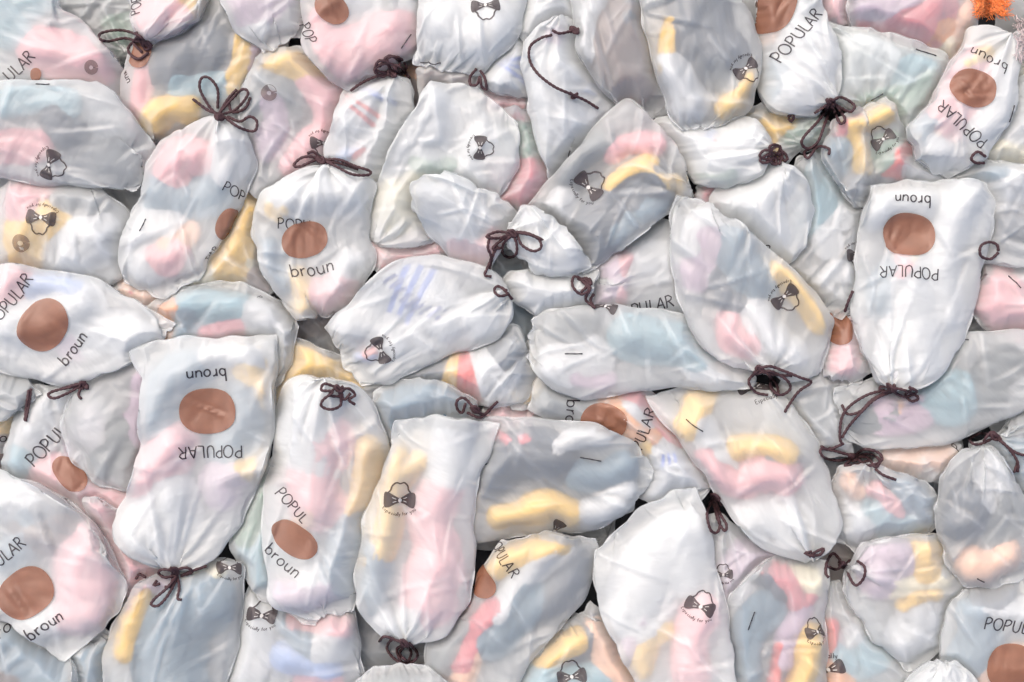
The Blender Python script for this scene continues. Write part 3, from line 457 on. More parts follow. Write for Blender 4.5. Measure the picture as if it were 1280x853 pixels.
def rest_lengths(F, over_u, over_v):
    e = F[:2, :, :, 1:] - F[:2, :, :, :-1]; lu = np.sqrt((e ** 2).sum(0)) + 1e-3
    g = F[:2, :, 1:] - F[:2, :, :-1]; lv = np.sqrt((g ** 2).sum(0)) + 1e-3
    roww = lu.sum(-1)                              # B,ny
    Wm = np.percentile(roww, 75, axis=1)[:, None]
    target = np.clip(Wm, roww * over_u, np.maximum(roww * 1.45, roww + 12))
    ru = np.repeat((target / (lu.shape[-1]))[:, :, None], lu.shape[-1], 2)
    ru = 0.5 * ru + 0.5 * lu * (target / roww)[:, :, None]
    rv = lv * over_v
    c = (e[:, :, :-1, :] * g[:, :, :, :-1]).sum(0) / (lu[:, :-1] * lv[:, :, :-1])
    r1 = ru[:, :-1]; r2 = rv[:, :, :-1]
    d1 = np.sqrt(np.maximum(r1 ** 2 + r2 ** 2 + 2 * c * r1 * r2, .1)); d2 = np.sqrt(np.maximum(r1 ** 2 + r2 ** 2 - 2 * c * r1 * r2, .1))
    return [a.astype(np.float32) for a in (ru, rv, d1, d2)]

def proj(X, A, B_, rest, k, push=None):
    d = X[B_] - X[A]; L = np.sqrt((d * d).sum(0)) + 1e-6
    f = (L - rest) / L
    if push: f = np.minimum(f, 0)
    d *= (0.5 * k * f)
    X[A] += d; X[B_] -= d
s_ = slice(None)
def relax(X, F, idx, iters, over_u, over_v, grav, V=None):
    ru, rv, d1, d2 = rest_lengths(F, over_u, over_v)
    C = content_field(X, idx)
    pin = F.copy()
    V = np.zeros_like(X)
    for it in range(iters):
        if it and it % 25 == 0: C = content_field(X, idx)
        P0 = X.copy()
        X = X + V * 0.90
        X[2] += grav
        for off in (0, 1):
            a = slice(off, -1, 2); bb = slice(off + 1, None, 2); n = X.shape[3] - 1
            proj(X, (s_, s_, s_, slice(off, n, 2)), (s_, s_, s_, slice(off + 1, n + 1, 2)), ru[:, :, off::2], .95)
            m = X.shape[2] - 1
            proj(X, (s_, s_, slice(off, m, 2)), (s_, s_, slice(off + 1, m + 1, 2)), rv[:, off::2], .95)
        proj(X, (s_, s_, slice(0, -1), slice(0, -1)), (s_, s_, slice(1, None), slice(1, None)), d1, .22)
        proj(X, (s_, s_, slice(1, None), slice(0, -1)), (s_, s_, slice(0, -1), slice(1, None)), d2 if False else d2, .22)
        proj(X, (s_, s_, s_, slice(0, -2)), (s_, s_, s_, slice(2, None)), ru[:, :, 1:] + ru[:, :, :-1], .025, True)
        proj(X, (s_, s_, slice(0, -2)), (s_, s_, slice(2, None)), rv[:, 1:] + rv[:, :-1], .025, True)
        X[2] = np.maximum(X[2], C)
        X[:, :, 0] = pin[:, :, 0]; X[:, :, -1] = pin[:, :, -1]; X[:, :, :, 0] = pin[:, :, :, 0]; X[:, :, :, -1] = pin[:, :, :, -1]
        V = X - P0
        np.clip(V, -3, 3, out=V)
    return X

def flat_batch(idx, ny, nx):
    F = np.zeros((3, len(idx), ny, nx), np.float32)
    for k, i in enumerate(idx):
        S = coons(BAGS[i], ny, nx); F[0, k] = S[..., 0]; F[1, k] = S[..., 1]
        # loose hem: the outline wanders a little in the plan and in height
        u = np.linspace(0, 1, nx)[None]; v = np.linspace(0, 1, ny)[:, None]; p = i * 1.7
        wv = lambda t, q: np.sin(t * 17 + p + q) * .9 + np.sin(t * 31 + 2 * p + q) * .7 + np.sin(t * 53 + 3 * p + q) * .4
        e = (np.abs(2 * u - 1) ** 12 + np.abs(2 * v - 1) ** 12).clip(0, 1) * (v > .03)
        F[0, k] += e * wv(v + .6 * u, 0) * 1.7; F[1, k] += e * wv(v * .8 - .7 * u, 2) * 1.7
        F[2, k] = e * (wv(v + u, 4) * 2.2 + 1.0)
    return F
def simulate(idx, steps):
    X = None
    puff = np.array([BAGS[i]['puff'] for i in idx], np.float32)[:, None, None]
    for (ny, nx, iters) in steps:
        F = flat_batch(idx, ny, nx)
        if X is None:
            X = F.copy()
            u = np.linspace(0, 1, nx); v = np.linspace(0, 1, ny)
            dome = np.minimum(1, 4 * u * (1 - u))[None, :] ** .5 * np.minimum(1, 4 * v * (1 - v))[:, None] ** .5
            X[2] = 30 * dome[None] + (rng.rand(len(idx), ny, nx).astype(np.float32) - .5) * 12
        else:
            X = resize(X, ny, nx)
            X[2] += (rng.rand(*X[2].shape).astype(np.float32) - .5) * 0.8
        grav = puff * 0.45 - 0.10
        X = relax(X, F, idx, iters, 1.15, 1.09, grav)
    # soften the single-vertex noise a touch
    for _ in range(1):
        Y = X.copy()
        Y[:, :, 1:-1, 1:-1] = X[:, :, 1:-1, 1:-1] * .5 + .125 * (X[:, :, :-2, 1:-1] + X[:, :, 2:, 1:-1] + X[:, :, 1:-1, :-2] + X[:, :, 1:-1, 2:])
        X = Y
    return F, X
def crumple(F, X, idx):
    nb, ny, nx = X.shape[1:]; CR = np.zeros((nb, ny, nx), np.float32)
    u = np.linspace(0, 1, nx)[None]; v = np.linspace(0, 1, ny)[:, None]
    for k in range(nb):
        x, y = F[0, k], F[1, k]; R_ = np.random.RandomState(100 + idx[k]); b = BAGS[idx[k]]
        edge = np.clip(np.minimum(np.minimum(u, 1 - u) * nx * 3.0, np.minimum(v, 1 - v) * ny * 3.4) / 14.0, 0, 1)
        n0 = np.array(b['P'][0]); mid = (np.array(b['P'][b['c1']]) + np.array(b['P'][b['c2']])) / 2
        ax = (mid - n0) / (np.linalg.norm(mid - n0) + 1e-6); L0 = np.linalg.norm(mid - n0)
        a = x * ax[0] + y * ax[1]; c = -x * ax[1] + y * ax[0]
        a = a - a.min(); c = c - c.min()
        dz = np.zeros((ny, nx)); cr = np.zeros((ny, nx))
        # flat facets meeting at straight creases
        for (sa, sc_, n_, amp) in ((80, 36, 32, 2.8), (34, 14, 150, .55)):
            th = R_.uniform(-.5, .5); A = a * math.cos(th) + c * math.sin(th); Cc = -a * math.sin(th) + c * math.cos(th)
            pts = np.c_[R_.uniform(A.min(), A.max(), n_) / sa, R_.uniform(Cc.min(), Cc.max(), n_) / sc_]
            d = np.sqrt((A[..., None] / sa - pts[:, 0]) ** 2 + (Cc[..., None] / sc_ - pts[:, 1]) ** 2)
            d.partition(1, axis=-1)
            dz += amp * np.clip((d[..., 1] - d[..., 0]) * 1.6 - .6, -1, 1.2)
        # long folds running out from the neck, the corners and the seams
        cor = [n0] * 5 + [np.array(b['P'][b['c1']]), np.array(b['P'][b['c2']])] + [np.array([x[j, 0 if R_.rand() < .5 else -1], y[j, 0 if R_.rand() < .5 else -1]]) for j in R_.randint(5, ny - 3, 6)] + [np.array([x[j, k2], y[j, k2]]) for j, k2 in zip(R_.randint(8, ny - 12, 9), R_.randint(8, nx - 8, 9))]
        cen = np.array([x.mean(), y.mean()])
        for q, o in enumerate(cor):
            tgt = cen + R_.normal(0, 38, 2); dr = tgt - o; ln = np.linalg.norm(dr) + 1e-6; dr = dr / ln
            ln = min(ln, R_.uniform(60, 130)) * (1.2 if q < 5 else .9)
            t = ((x - o[0]) * dr[0] + (y - o[1]) * dr[1]) / ln; s = -(x - o[0]) * dr[1] + (y - o[1]) * dr[0]
            s = s + R_.uniform(-14, 14) * t * t
            env = np.clip(t * 6, 0, 1) * np.clip((1 - t) * 1.6, 0, 1) * (t > 0) * (t < 1)
            cr += R_.uniform(.3, 1.0) * env * np.exp(-np.abs(s) / 1.7)
            wdt, amp = (R_.uniform(1.8, 4.5), R_.uniform(2.5, 7.0)) if q < 13 else (R_.uniform(1.5, 2.4), R_.uniform(1.4, 3.2))
            dz += amp * env * (np.exp(-np.abs(s) / wdt) - .45 * np.exp(-((s - wdt * 2.0) / (wdt * 1.7)) ** 2))
        # gathers fanning out of the drawn neck
        dn = np.hypot(x - n0[0], y - n0[1]); ang = np.arctan2(-(x - n0[0]) * ax[1] + (y - n0[1]) * ax[0], (x - n0[0]) * ax[0] + (y - n0[1]) * ax[1])
        dz += 3.4 * np.exp(-dn / 48) * np.clip(dn / 12, 0, 1) * (1 - 2 * np.abs(np.sin(ang * 5.5 + 1.3 * np.sin(ang * 3 + k) + k)))
        X[2, k] += dz * edge; CR[k] = np.clip(cr, 0, 1) * edge
    return X, CR
import time; _t = time.time()
vis = list(range(NVIS)); fil = list(range(NVIS, NB))
Fv, Xv = simulate(vis, [(30, 20, 160), (58, 38, 80), (108, 72, 16)])
Xv, CRv = crumple(Fv, Xv, vis)
Ff, Xf = simulate(fil, [(26, 16, 60)])
print('relaxed in', round(time.time() - _t, 1))

# ---------------------------------------------------------------- stacking: each bag settles on the ones below it
G = 3.0; GX0, GY0 = -1000.0, -800.0; GW, GH = int(2000 / G), int(1600 / G)
def to_w(x, y, z):             # plan -> world mm, y up, seen from the camera's height
    s = (CAMH - (z - ZREF)) / CAMH
    return (x - CX) * s, (CY - y) * s
H = np.zeros((GH, GW), np.float32)
fx_ = np.fft.rfftfreq(GW + 64); fy_ = np.fft.fftfreq(GH + 64)
def blur(A, sig):
    K = np.exp(-2 * (math.pi * sig / G) ** 2 * (fx_[None] ** 2 + fy_[:, None] ** 2))
    Pd = np.pad(A, ((32, 32), (32, 32)), mode='edge')
    return np.fft.irfft2(np.fft.rfft2(Pd) * K, s=Pd.shape)[32:-32, 32:-32].astype(np.float32)
def samp(A, x, y):
    gx = np.clip((x - GX0) / G, 0, GW - 1.001); gy = np.clip((y - GY0) / G, 0, GH - 1.001)
    i = gx.astype(int); j = gy.astype(int); fx = gx - i; fy = gy - j
    return (A[j, i] * (1 - fx) + A[j, i + 1] * fx) * (1 - fy) + (A[j + 1, i] * (1 - fx) + A[j + 1, i + 1] * fx) * fy
def dense(x, y, z, k=3):       # bilinear upsample of a patch for rasterising
    A = np.stack([x, y, z])[:, None]
    R = resize(A.astype(np.float32), (x.shape[0] - 1) * k + 1, (x.shape[1] - 1) * k + 1)[:, 0]
    return R.reshape(3, -1)
def splat(A, x, y, z, op):
    i = np.clip(((x - GX0) / G + .5).astype(int), 0, GW - 1); j = np.clip(((y - GY0) / G + .5).astype(int), 0, GH - 1)
    op.at(A, (j, i), z)
order = sorted(range(NB), key=lambda i: (BAGS[i]['z'], i))
top = {}; bot = {}; base = {}; zat = {}
for i in order:
    b = BAGS[i]
    X = Xv[:, i] if i < NVIS else Xf[:, i - NVIS]
    x, y, zl = X[0], X[1], X[2]
    Bl = blur(H, 30)
    wx, wy = to_w(x, y, ZREF); zc = float(np.mean(samp(Bl, wx, wy)))
    wx, wy = to_w(x, y, zc + 12); zat[i] = zc + 12
    Bz = samp(Bl, wx, wy)
    # a stuffed bag is stiff: follow the slope of what is under it and only part of the fine relief
    A = np.c_[np.ones(Bz.size), wx.ravel(), wy.ravel()]; cf = np.linalg.lstsq(A, Bz.ravel(), rcond=None)[0]
    plane = (A @ cf).reshape(Bz.shape)
    Bz = 0.55 * Bz + 0.45 * plane - 4.0
    if b['z'] == 0: Bz = Bz * 0.5
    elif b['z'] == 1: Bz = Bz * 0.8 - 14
    else: Bz = np.maximum(Bz, 62 + 0.5 * (Bz - 62))
    T = Bz + zl
    top[i] = np.stack([wx, wy, T]).astype(np.float32)
    bot[i] = (Bz - 1.0 - 0.22 * zl).astype(np.float32)
    base[i] = (Bl, plane)
    dx, dy, dz = dense(wx, wy, T)
    splat(H, dx, dy, dz, np.maximum)
# press the lower ones down under the upper ones
U = np.full((GH, GW), 1e4, np.float32)
for i in order[::-1]:
    wx, wy, T = top[i]
    Uz = samp(np.minimum(U, 2000), wx, wy) - 1.2
    T2 = np.minimum(T, Uz)
    top[i][2] = T2
    bot[i] = np.minimum(bot[i], T2 - 1.0)
    dx, dy, dz = dense(wx, wy, bot[i], 2)
    splat(U, dx, dy, dz, np.minimum)
    x0 = max(int((dx.min() - GX0) / G) - 12, 1); x1 = min(int((dx.max() - GX0) / G) + 12, GW - 1)
    y0 = max(int((dy.min() - GY0) / G) - 12, 1); y1 = min(int((dy.max() - GY0) / G) + 12, GH - 1)
    S = U[y0:y1, x0:x1]
    for _ in range(9):
        s2 = S.copy(); k = G * 1.1
        s2[1:] = np.minimum(s2[1:], S[:-1] + k); s2[:-1] = np.minimum(s2[:-1], S[1:] + k)
        s2[:, 1:] = np.minimum(s2[:, 1:], S[:, :-1] + k); s2[:, :-1] = np.minimum(s2[:, :-1], S[:, 1:] + k)
        S = s2
    U[y0:y1, x0:x1] = S
# final heights of the heap
H = np.zeros((GH, GW), np.float32)
zmin = 1e9
for i in order:
    zmin = min(zmin, float(bot[i].min()))
    d = dense(*top[i]); splat(H, d[0], d[1], d[2], np.maximum)
print('stacked', round(time.time() - _t, 1), 'zmin', zmin, 'median height', float(np.median(H[60:-60, 60:-60])))

# ---------------------------------------------------------------- the ground the heap lies on
GZ = (min(zmin, 0) - 6) * MM
g = 40
gxy = np.linspace(-60, 60, g + 1)
gv = np.array([(x, y, GZ) for y in gxy for x in gxy]); gf = np.array([(j * (g + 1) + i, j * (g + 1) + i + 1, (j + 1) * (g + 1) + i + 1, (j + 1) * (g + 1) + i) for j in range(g) for i in range(g)])
go = mesh_obj('ground', gv, gf, GROUND, smooth=False); go['kind'] = 'structure'

# ---------------------------------------------------------------- helpers that lay things on a film
def normals(T):
    du = np.gradient(T, axis=2); dv = np.gradient(T, axis=1)
    n = np.cross(du.transpose(1, 2, 0), dv.transpose(1, 2, 0))
    n /= np.linalg.norm(n, axis=-1, keepdims=True) + 1e-9
    n *= np.where(n[..., 2:3] < 0, -1, 1)
    return n
def bil(A, u, v):              # A (ny,nx,k)
    ny, nx = A.shape[:2]
    u = np.clip(u, 0, nx - 1.001); v = np.clip(v, 0, ny - 1.001)
    i = u.astype(int); j = v.astype(int); a = (u - i)[:, None]; b_ = (v - j)[:, None]
    return (A[j, i] * (1 - a) + A[j, i + 1] * a) * (1 - b_) + (A[j + 1, i] * (1 - a) + A[j + 1, i + 1] * a) * b_
class Mapper:                  # picture of the flat bag -> point on its crumpled film
    def __init__(s, i):
        s.F = Fv[:2, i].transpose(1, 2, 0); s.T = top[i].transpose(1, 2, 0); s.N = normals(top[i])
        s.N = s.N.copy()
    def __call__(s, Q, lift=0.7):
        Q = np.asarray(Q, float); ny, nx = s.F.shape[:2]
        d = ((Q[:, None, :] - s.F.reshape(1, -1, 2)) ** 2).sum(-1); k = d.argmin(1)
        u = (k % nx).astype(float); v = (k // nx).astype(float)
        for _ in range(3):
            p = bil(s.F, u, v); e = .5
            gu = (bil(s.F, u + e, v) - bil(s.F, u - e, v)); gv_ = (bil(s.F, u, v + e) - bil(s.F, u, v - e))
            r = Q - p; det = gu[:, 0] * gv_[:, 1] - gu[:, 1] * gv_[:, 0]; det = np.where(abs(det) < 1e-3, 1e-3, det)
            u += np.clip((r[:, 0] * gv_[:, 1] - r[:, 1] * gv_[:, 0]) / det, -1, 1); v += np.clip((gu[:, 0] * r[:, 1] - gu[:, 1] * r[:, 0]) / det, -1, 1)
            u = np.clip(u, 0, nx - 1.001); v = np.clip(v, 0, ny - 1.001)
        n = bil(s.N, u, v)
        return (bil(s.T, u, v) + n * lift) * MM

def arc(cx, cy, rx, ry, a0, a1, n=10):
    return [(cx + rx * math.cos(math.radians(a0 + (a1 - a0) * t / n)), cy + ry * math.sin(math.radians(a0 + (a1 - a0) * t / n))) for t in range(n + 1)]
GLYPH = {   # hand-drawn stroke letters, height 1
 'P': (.62, [[(.05, 0), (.08, 1)], [(.02, .93), (.3, 1.02), (.55, .85), (.5, .6), (.3, .45), (.08, .45)]]),
 'O': (.8, [arc(.4, .5, .36, .5, 100, 460, 20)]),
 'U': (.72, [[(.08, 1), (.06, .4), (.14, .1), (.34, 0), (.54, .12), (.6, .4), (.6, 1)]]),
 'L': (.55, [[(.1, 1), (.08, .02), (.5, .0)]]),
 'A': (.72, [[(.0, 0), (.33, 1), (.64, 0)], [(.12, .36), (.54, .36)]]),
 'R': (.7, [[(.06, 0), (.08, 1)], [(.03, .96), (.34, 1.0), (.55, .8), (.46, .58), (.1, .48)], [(.26, .5), (.62, 0)]]),
 'B': (.66, [[(.06, 0), (.08, 1)], [(.03, .98), (.4, .98), (.5, .78), (.34, .55), (.08, .52)], [(.3, .54), (.56, .4), (.54, .12), (.3, 0), (.06, 0)]]),
 'E': (.6, [[(.5, 1), (.08, 1), (.08, 0), (.5, 0)], [(.08, .52), (.42, .52)]]),
 'b': (.6, [[(.08, 1), (.08, 0)], arc(.28, .28, .22, .28, 170, -170, 14)]),
 'r': (.42, [[(.08, .58), (.08, 0)], [(.08, .36), (.2, .54), (.36, .56)]]),
 'o': (.6, [arc(.28, .28, .23, .28, 90, 450, 16)]),
 'u': (.6, [[(.07, .56), (.07, .18), (.2, .02), (.36, .04), (.46, .2)], [(.48, .56), (.48, 0)]]),
 'n': (.6, [[(.07, .56), (.07, 0)], [(.07, .36), (.22, .55), (.4, .52), (.46, .36), (.46, 0)]]),
 'a': (.58, [arc(.26, .27, .21, .27, 20, 340, 14), [(.48, .56), (.48, 0)]]),
 's': (.48, [[(.38, .5), (.2, .56), (.08, .44), (.2, .3), (.36, .2), (.3, .02), (.06, .04)]]),
 'p': (.6, [[(.08, .56), (.08, -.35)], arc(.28, .28, .22, .28, 170, -170, 14)]),
 'e': (.58, [[(.06, .3), (.48, .32)] + arc(.27, .28, .22, .28, 10, 320, 12)]),
 'c': (.5, [arc(.28, .28, .22, .28, 50, 310, 12)]),
 'i': (.22, [[(.08, .56), (.08, 0)], [(.08, .78), (.08, .86)]]),
 'l': (.22, [[(.08, 1), (.08, 0)]]),
 'y': (.55, [[(.04, .56), (.25, 0)], [(.46, .56), (.2, -.2), (.05, -.34)]]),
 'f': (.4, [[(.36, .94), (.2, .9), (.16, .7), (.16, 0)], [(.02, .54), (.34, .54)]]),
 ' ': (.35, [])}
class Print:
    def __init__(s): s.V = []; s.F = []
    def stroke(s, pts, wd):
        p = np.array(pts, float)
        d = np.r_[0, np.cumsum(np.linalg.norm(np.diff(p, axis=0), axis=1))]
        n = max(int(d[-1] / 1.3) + 1, 2); t = np.linspace(0, d[-1], n)
        q = np.c_[np.interp(t, d, p[:, 0]), np.interp(t, d, p[:, 1])]
        tg = np.gradient(q, axis=0); tg /= np.linalg.norm(tg, axis=1, keepdims=True) + 1e-9
        nr = np.c_[-tg[:, 1], tg[:, 0]] * wd / 2
        k = len(s.V)
        for a, b_ in zip(q + nr, q - nr): s.V += [a, b_]
        for i in range(n - 1): s.F.append((k + 2 * i, k + 2 * i + 1, k + 2 * i + 3, k + 2 * i + 2))
    def blob(s, pts, rings=6):
        p = np.array(pts, float); c = p.mean(0); n = len(p); k = len(s.V)
        for r in range(1, rings + 1):
            for q in p: s.V.append(c + (q - c) * r / rings)
        s.V.append(c); ci = len(s.V) - 1
        for j in range(n): s.F.append((ci, k + j, k + (j + 1) % n, k + (j + 1) % n))
        for r in range(rings - 1):
            for j in range(n): s.F.append((k + r * n + j, k + (r + 1) * n + j, k + (r + 1) * n + (j + 1) % n, k + r * n + (j + 1) % n))
    def place(s, M, x, y, ang, name, mat, parent, lift=0.7):
        if not s.V: return None
        V = np.array(s.V); a = math.radians(ang)
        X = x + V[:, 0] * math.cos(a) - V[:, 1] * math.sin(a); Y = y - (V[:, 0] * math.sin(a) + V[:, 1] * math.cos(a))
        return mesh_obj_mixed(name, M(np.c_[X, Y], lift), s.F, mat, parent)
def mesh_obj_mixed(name, V, F, mat, parent):
    me = bpy.data.meshes.new(name)
    me.from_pydata([tuple(v) for v in V], [], [f if f[2] != f[3] else f[:3] for f in F]); me.update()
    for p in me.polygons: p.use_smooth = True
    me.materials.append(mat)
    o = bpy.data.objects.new(name, me); sc.collection.objects.link(o); o.parent = parent
    return o
def word(pr, text, h, wd, arcr=None, cy0=0, wob=.03):
    adv = [GLYPH[c][0] * h * 1.08 for c in text]; tot = sum(adv); x = -tot / 2
    for c, a in zip(text, adv):
        rr = random.uniform(-.05, .05)
        for st in GLYPH[c][1]:
            q = []
            for px, py in st:
                X = x + (px + py * rr) * h; Y = (py - .5) * h
                if arcr:
                    th = X / arcr; X, Y = (arcr - Y) * math.sin(th), cy0 - (arcr - Y) * math.cos(th)
                q.append((X, Y))
            pr.stroke(q, wd)
        x += a
BOWL = [(-.5, 1.6), (-6, 5), (-12, 8.5), (-17, 8), (-18.5, 0), (-17, -9), (-12, -9.5), (-6, -5.5), (-.5, -3)]
def bow_prints(M, x, y, ang, s, par, dome=True):
    p = Print()
    for sg in (-1, 1):
        w_ = catmull([(a * sg * s, b_ * s) for a, b_ in BOWL + BOWL[:1]])[::4]
        p.blob(list(w_), 5)
    o = p.place(M, x, y, ang, 'printed_bow', INKS, par, .9)
    k = Print()
    k.blob([(2.1 * s * math.cos(t), -.7 * s + 2.6 * s * math.sin(t)) for t in np.linspace(0, 6.28, 13)[:-1]], 2)
    for sg in (-1, 1):
        k.stroke([(sg * 4.2 * s, .8 * s), (sg * 8.5 * s, 2.6 * s)], .7 * s); k.stroke([(sg * 4.2 * s, -1.8 * s), (sg * 8 * s, -3.2 * s)], .7 * s)
    k.place(M, x, y, ang, 'printed_bow_highlight', CREAMINK, o, 1.3)
    if dome:
        d = Print(); pts = []
        for t in np.linspace(-12, 192, 34):
            r = 15 + 0.9 * math.cos(math.radians(t * 6)) + .4 * math.sin(math.radians(t * 11)); pts.append((r * .80 * s * math.cos(math.radians(t)), (5 + r * 1.08 * math.sin(math.radians(t))) * s))
        d.stroke(pts, 1.9 * s); d.place(M, x, y, ang, 'printed_scalloped_outline', INKS, par, .8)
        t_ = Print(); word(t_, 'Especially for you', 4.5 * s, .6, 25 * s, 7.5 * s)
        # the line runs in an arc under the bow
        t_.place(M, x, y, ang, 'printed_line', INKS, par, .8)
CREAMINK = plain('film_coloured_gap_in_print', (0.62, 0.6, 0.56), 0.5, 0.25)

def disc(M, x, y, ang, rx, ry, par, off=(0, 0)):
    p = Print(); pts = []
    for t in np.linspace(0, 2 * math.pi, 41)[:-1]:
        c, s2 = math.cos(t), math.sin(t); e = .88
        pts.append((off[0] + rx * abs(c) ** e * (1 if c > 0 else -1), off[1] + ry * abs(s2) ** e * (1 if s2 > 0 else -1)))
    p.blob(pts, 14)
    p.place(M, x, y, ang, 'printed_brown_oval', BROWN, par, 1.5)

def tube(paths, r, seg=7):
    V = []; F = []
    for P in paths:
        P = np.array(P); n = len(P)
        tg = np.gradient(P, axis=0); tg /= np.linalg.norm(tg, axis=1, keepdims=True) + 1e-9
        up = np.array([0, 0, 1.0]); sd = np.cross(tg, up); sd /= np.linalg.norm(sd, axis=1, keepdims=True) + 1e-6
        u2 = np.cross(sd, tg); k = len(V)
        for i in range(n):
            rr = r * (1 + .16 * math.sin(i * 2.1))
            for j in range(seg):
                a = 2 * math.pi * j / seg; V.append(P[i] + (sd[i] * math.cos(a) + u2[i] * math.sin(a)) * rr)
        for i in range(n - 1):
            for j in range(seg): F.append((k + i * seg + j, k + i * seg + (j + 1) % seg, k + (i + 1) * seg + (j + 1) % seg, k + (i + 1) * seg + j))
        for e, rev in ((0, 1), ((n - 1) * seg, 0)):
            for j in range(1, seg - 2, 2):
                q = [k + e, k + e + j, k + e + j + 1, k + e + min(j + 2, seg - 1)]; F.append(tuple(q[::-1] if rev else q))
    return np.array(V) * MM, F

Hs = blur(H, 2.5)
def lay(pts, lift, spacing=1.8, arch=0.0):   # plan curve -> world curve lying on the heap
    q = catmull(pts); d = np.r_[0, np.cumsum(np.linalg.norm(np.diff(q, axis=0), axis=1))]
    n = max(int(d[-1] / spacing), 4); q = resample(q, n)
    z = np.full(n, ZREF + 40.0)
    for _ in range(3):
        x, y = to_w(q[:, 0], q[:, 1], z); z = np.maximum(samp(Hs, x, y), samp(H, x, y) - 1) + lift
    k = np.ones(5) / 5; zz = np.convolve(np.pad(z, 2, mode='edge'), k, 'valid'); z = np.maximum(z - .8, zz) + arch * np.sin(np.linspace(0, math.pi, n))
    x, y = to_w(q[:, 0], q[:, 1], z)
    return np.c_[x, y, z]

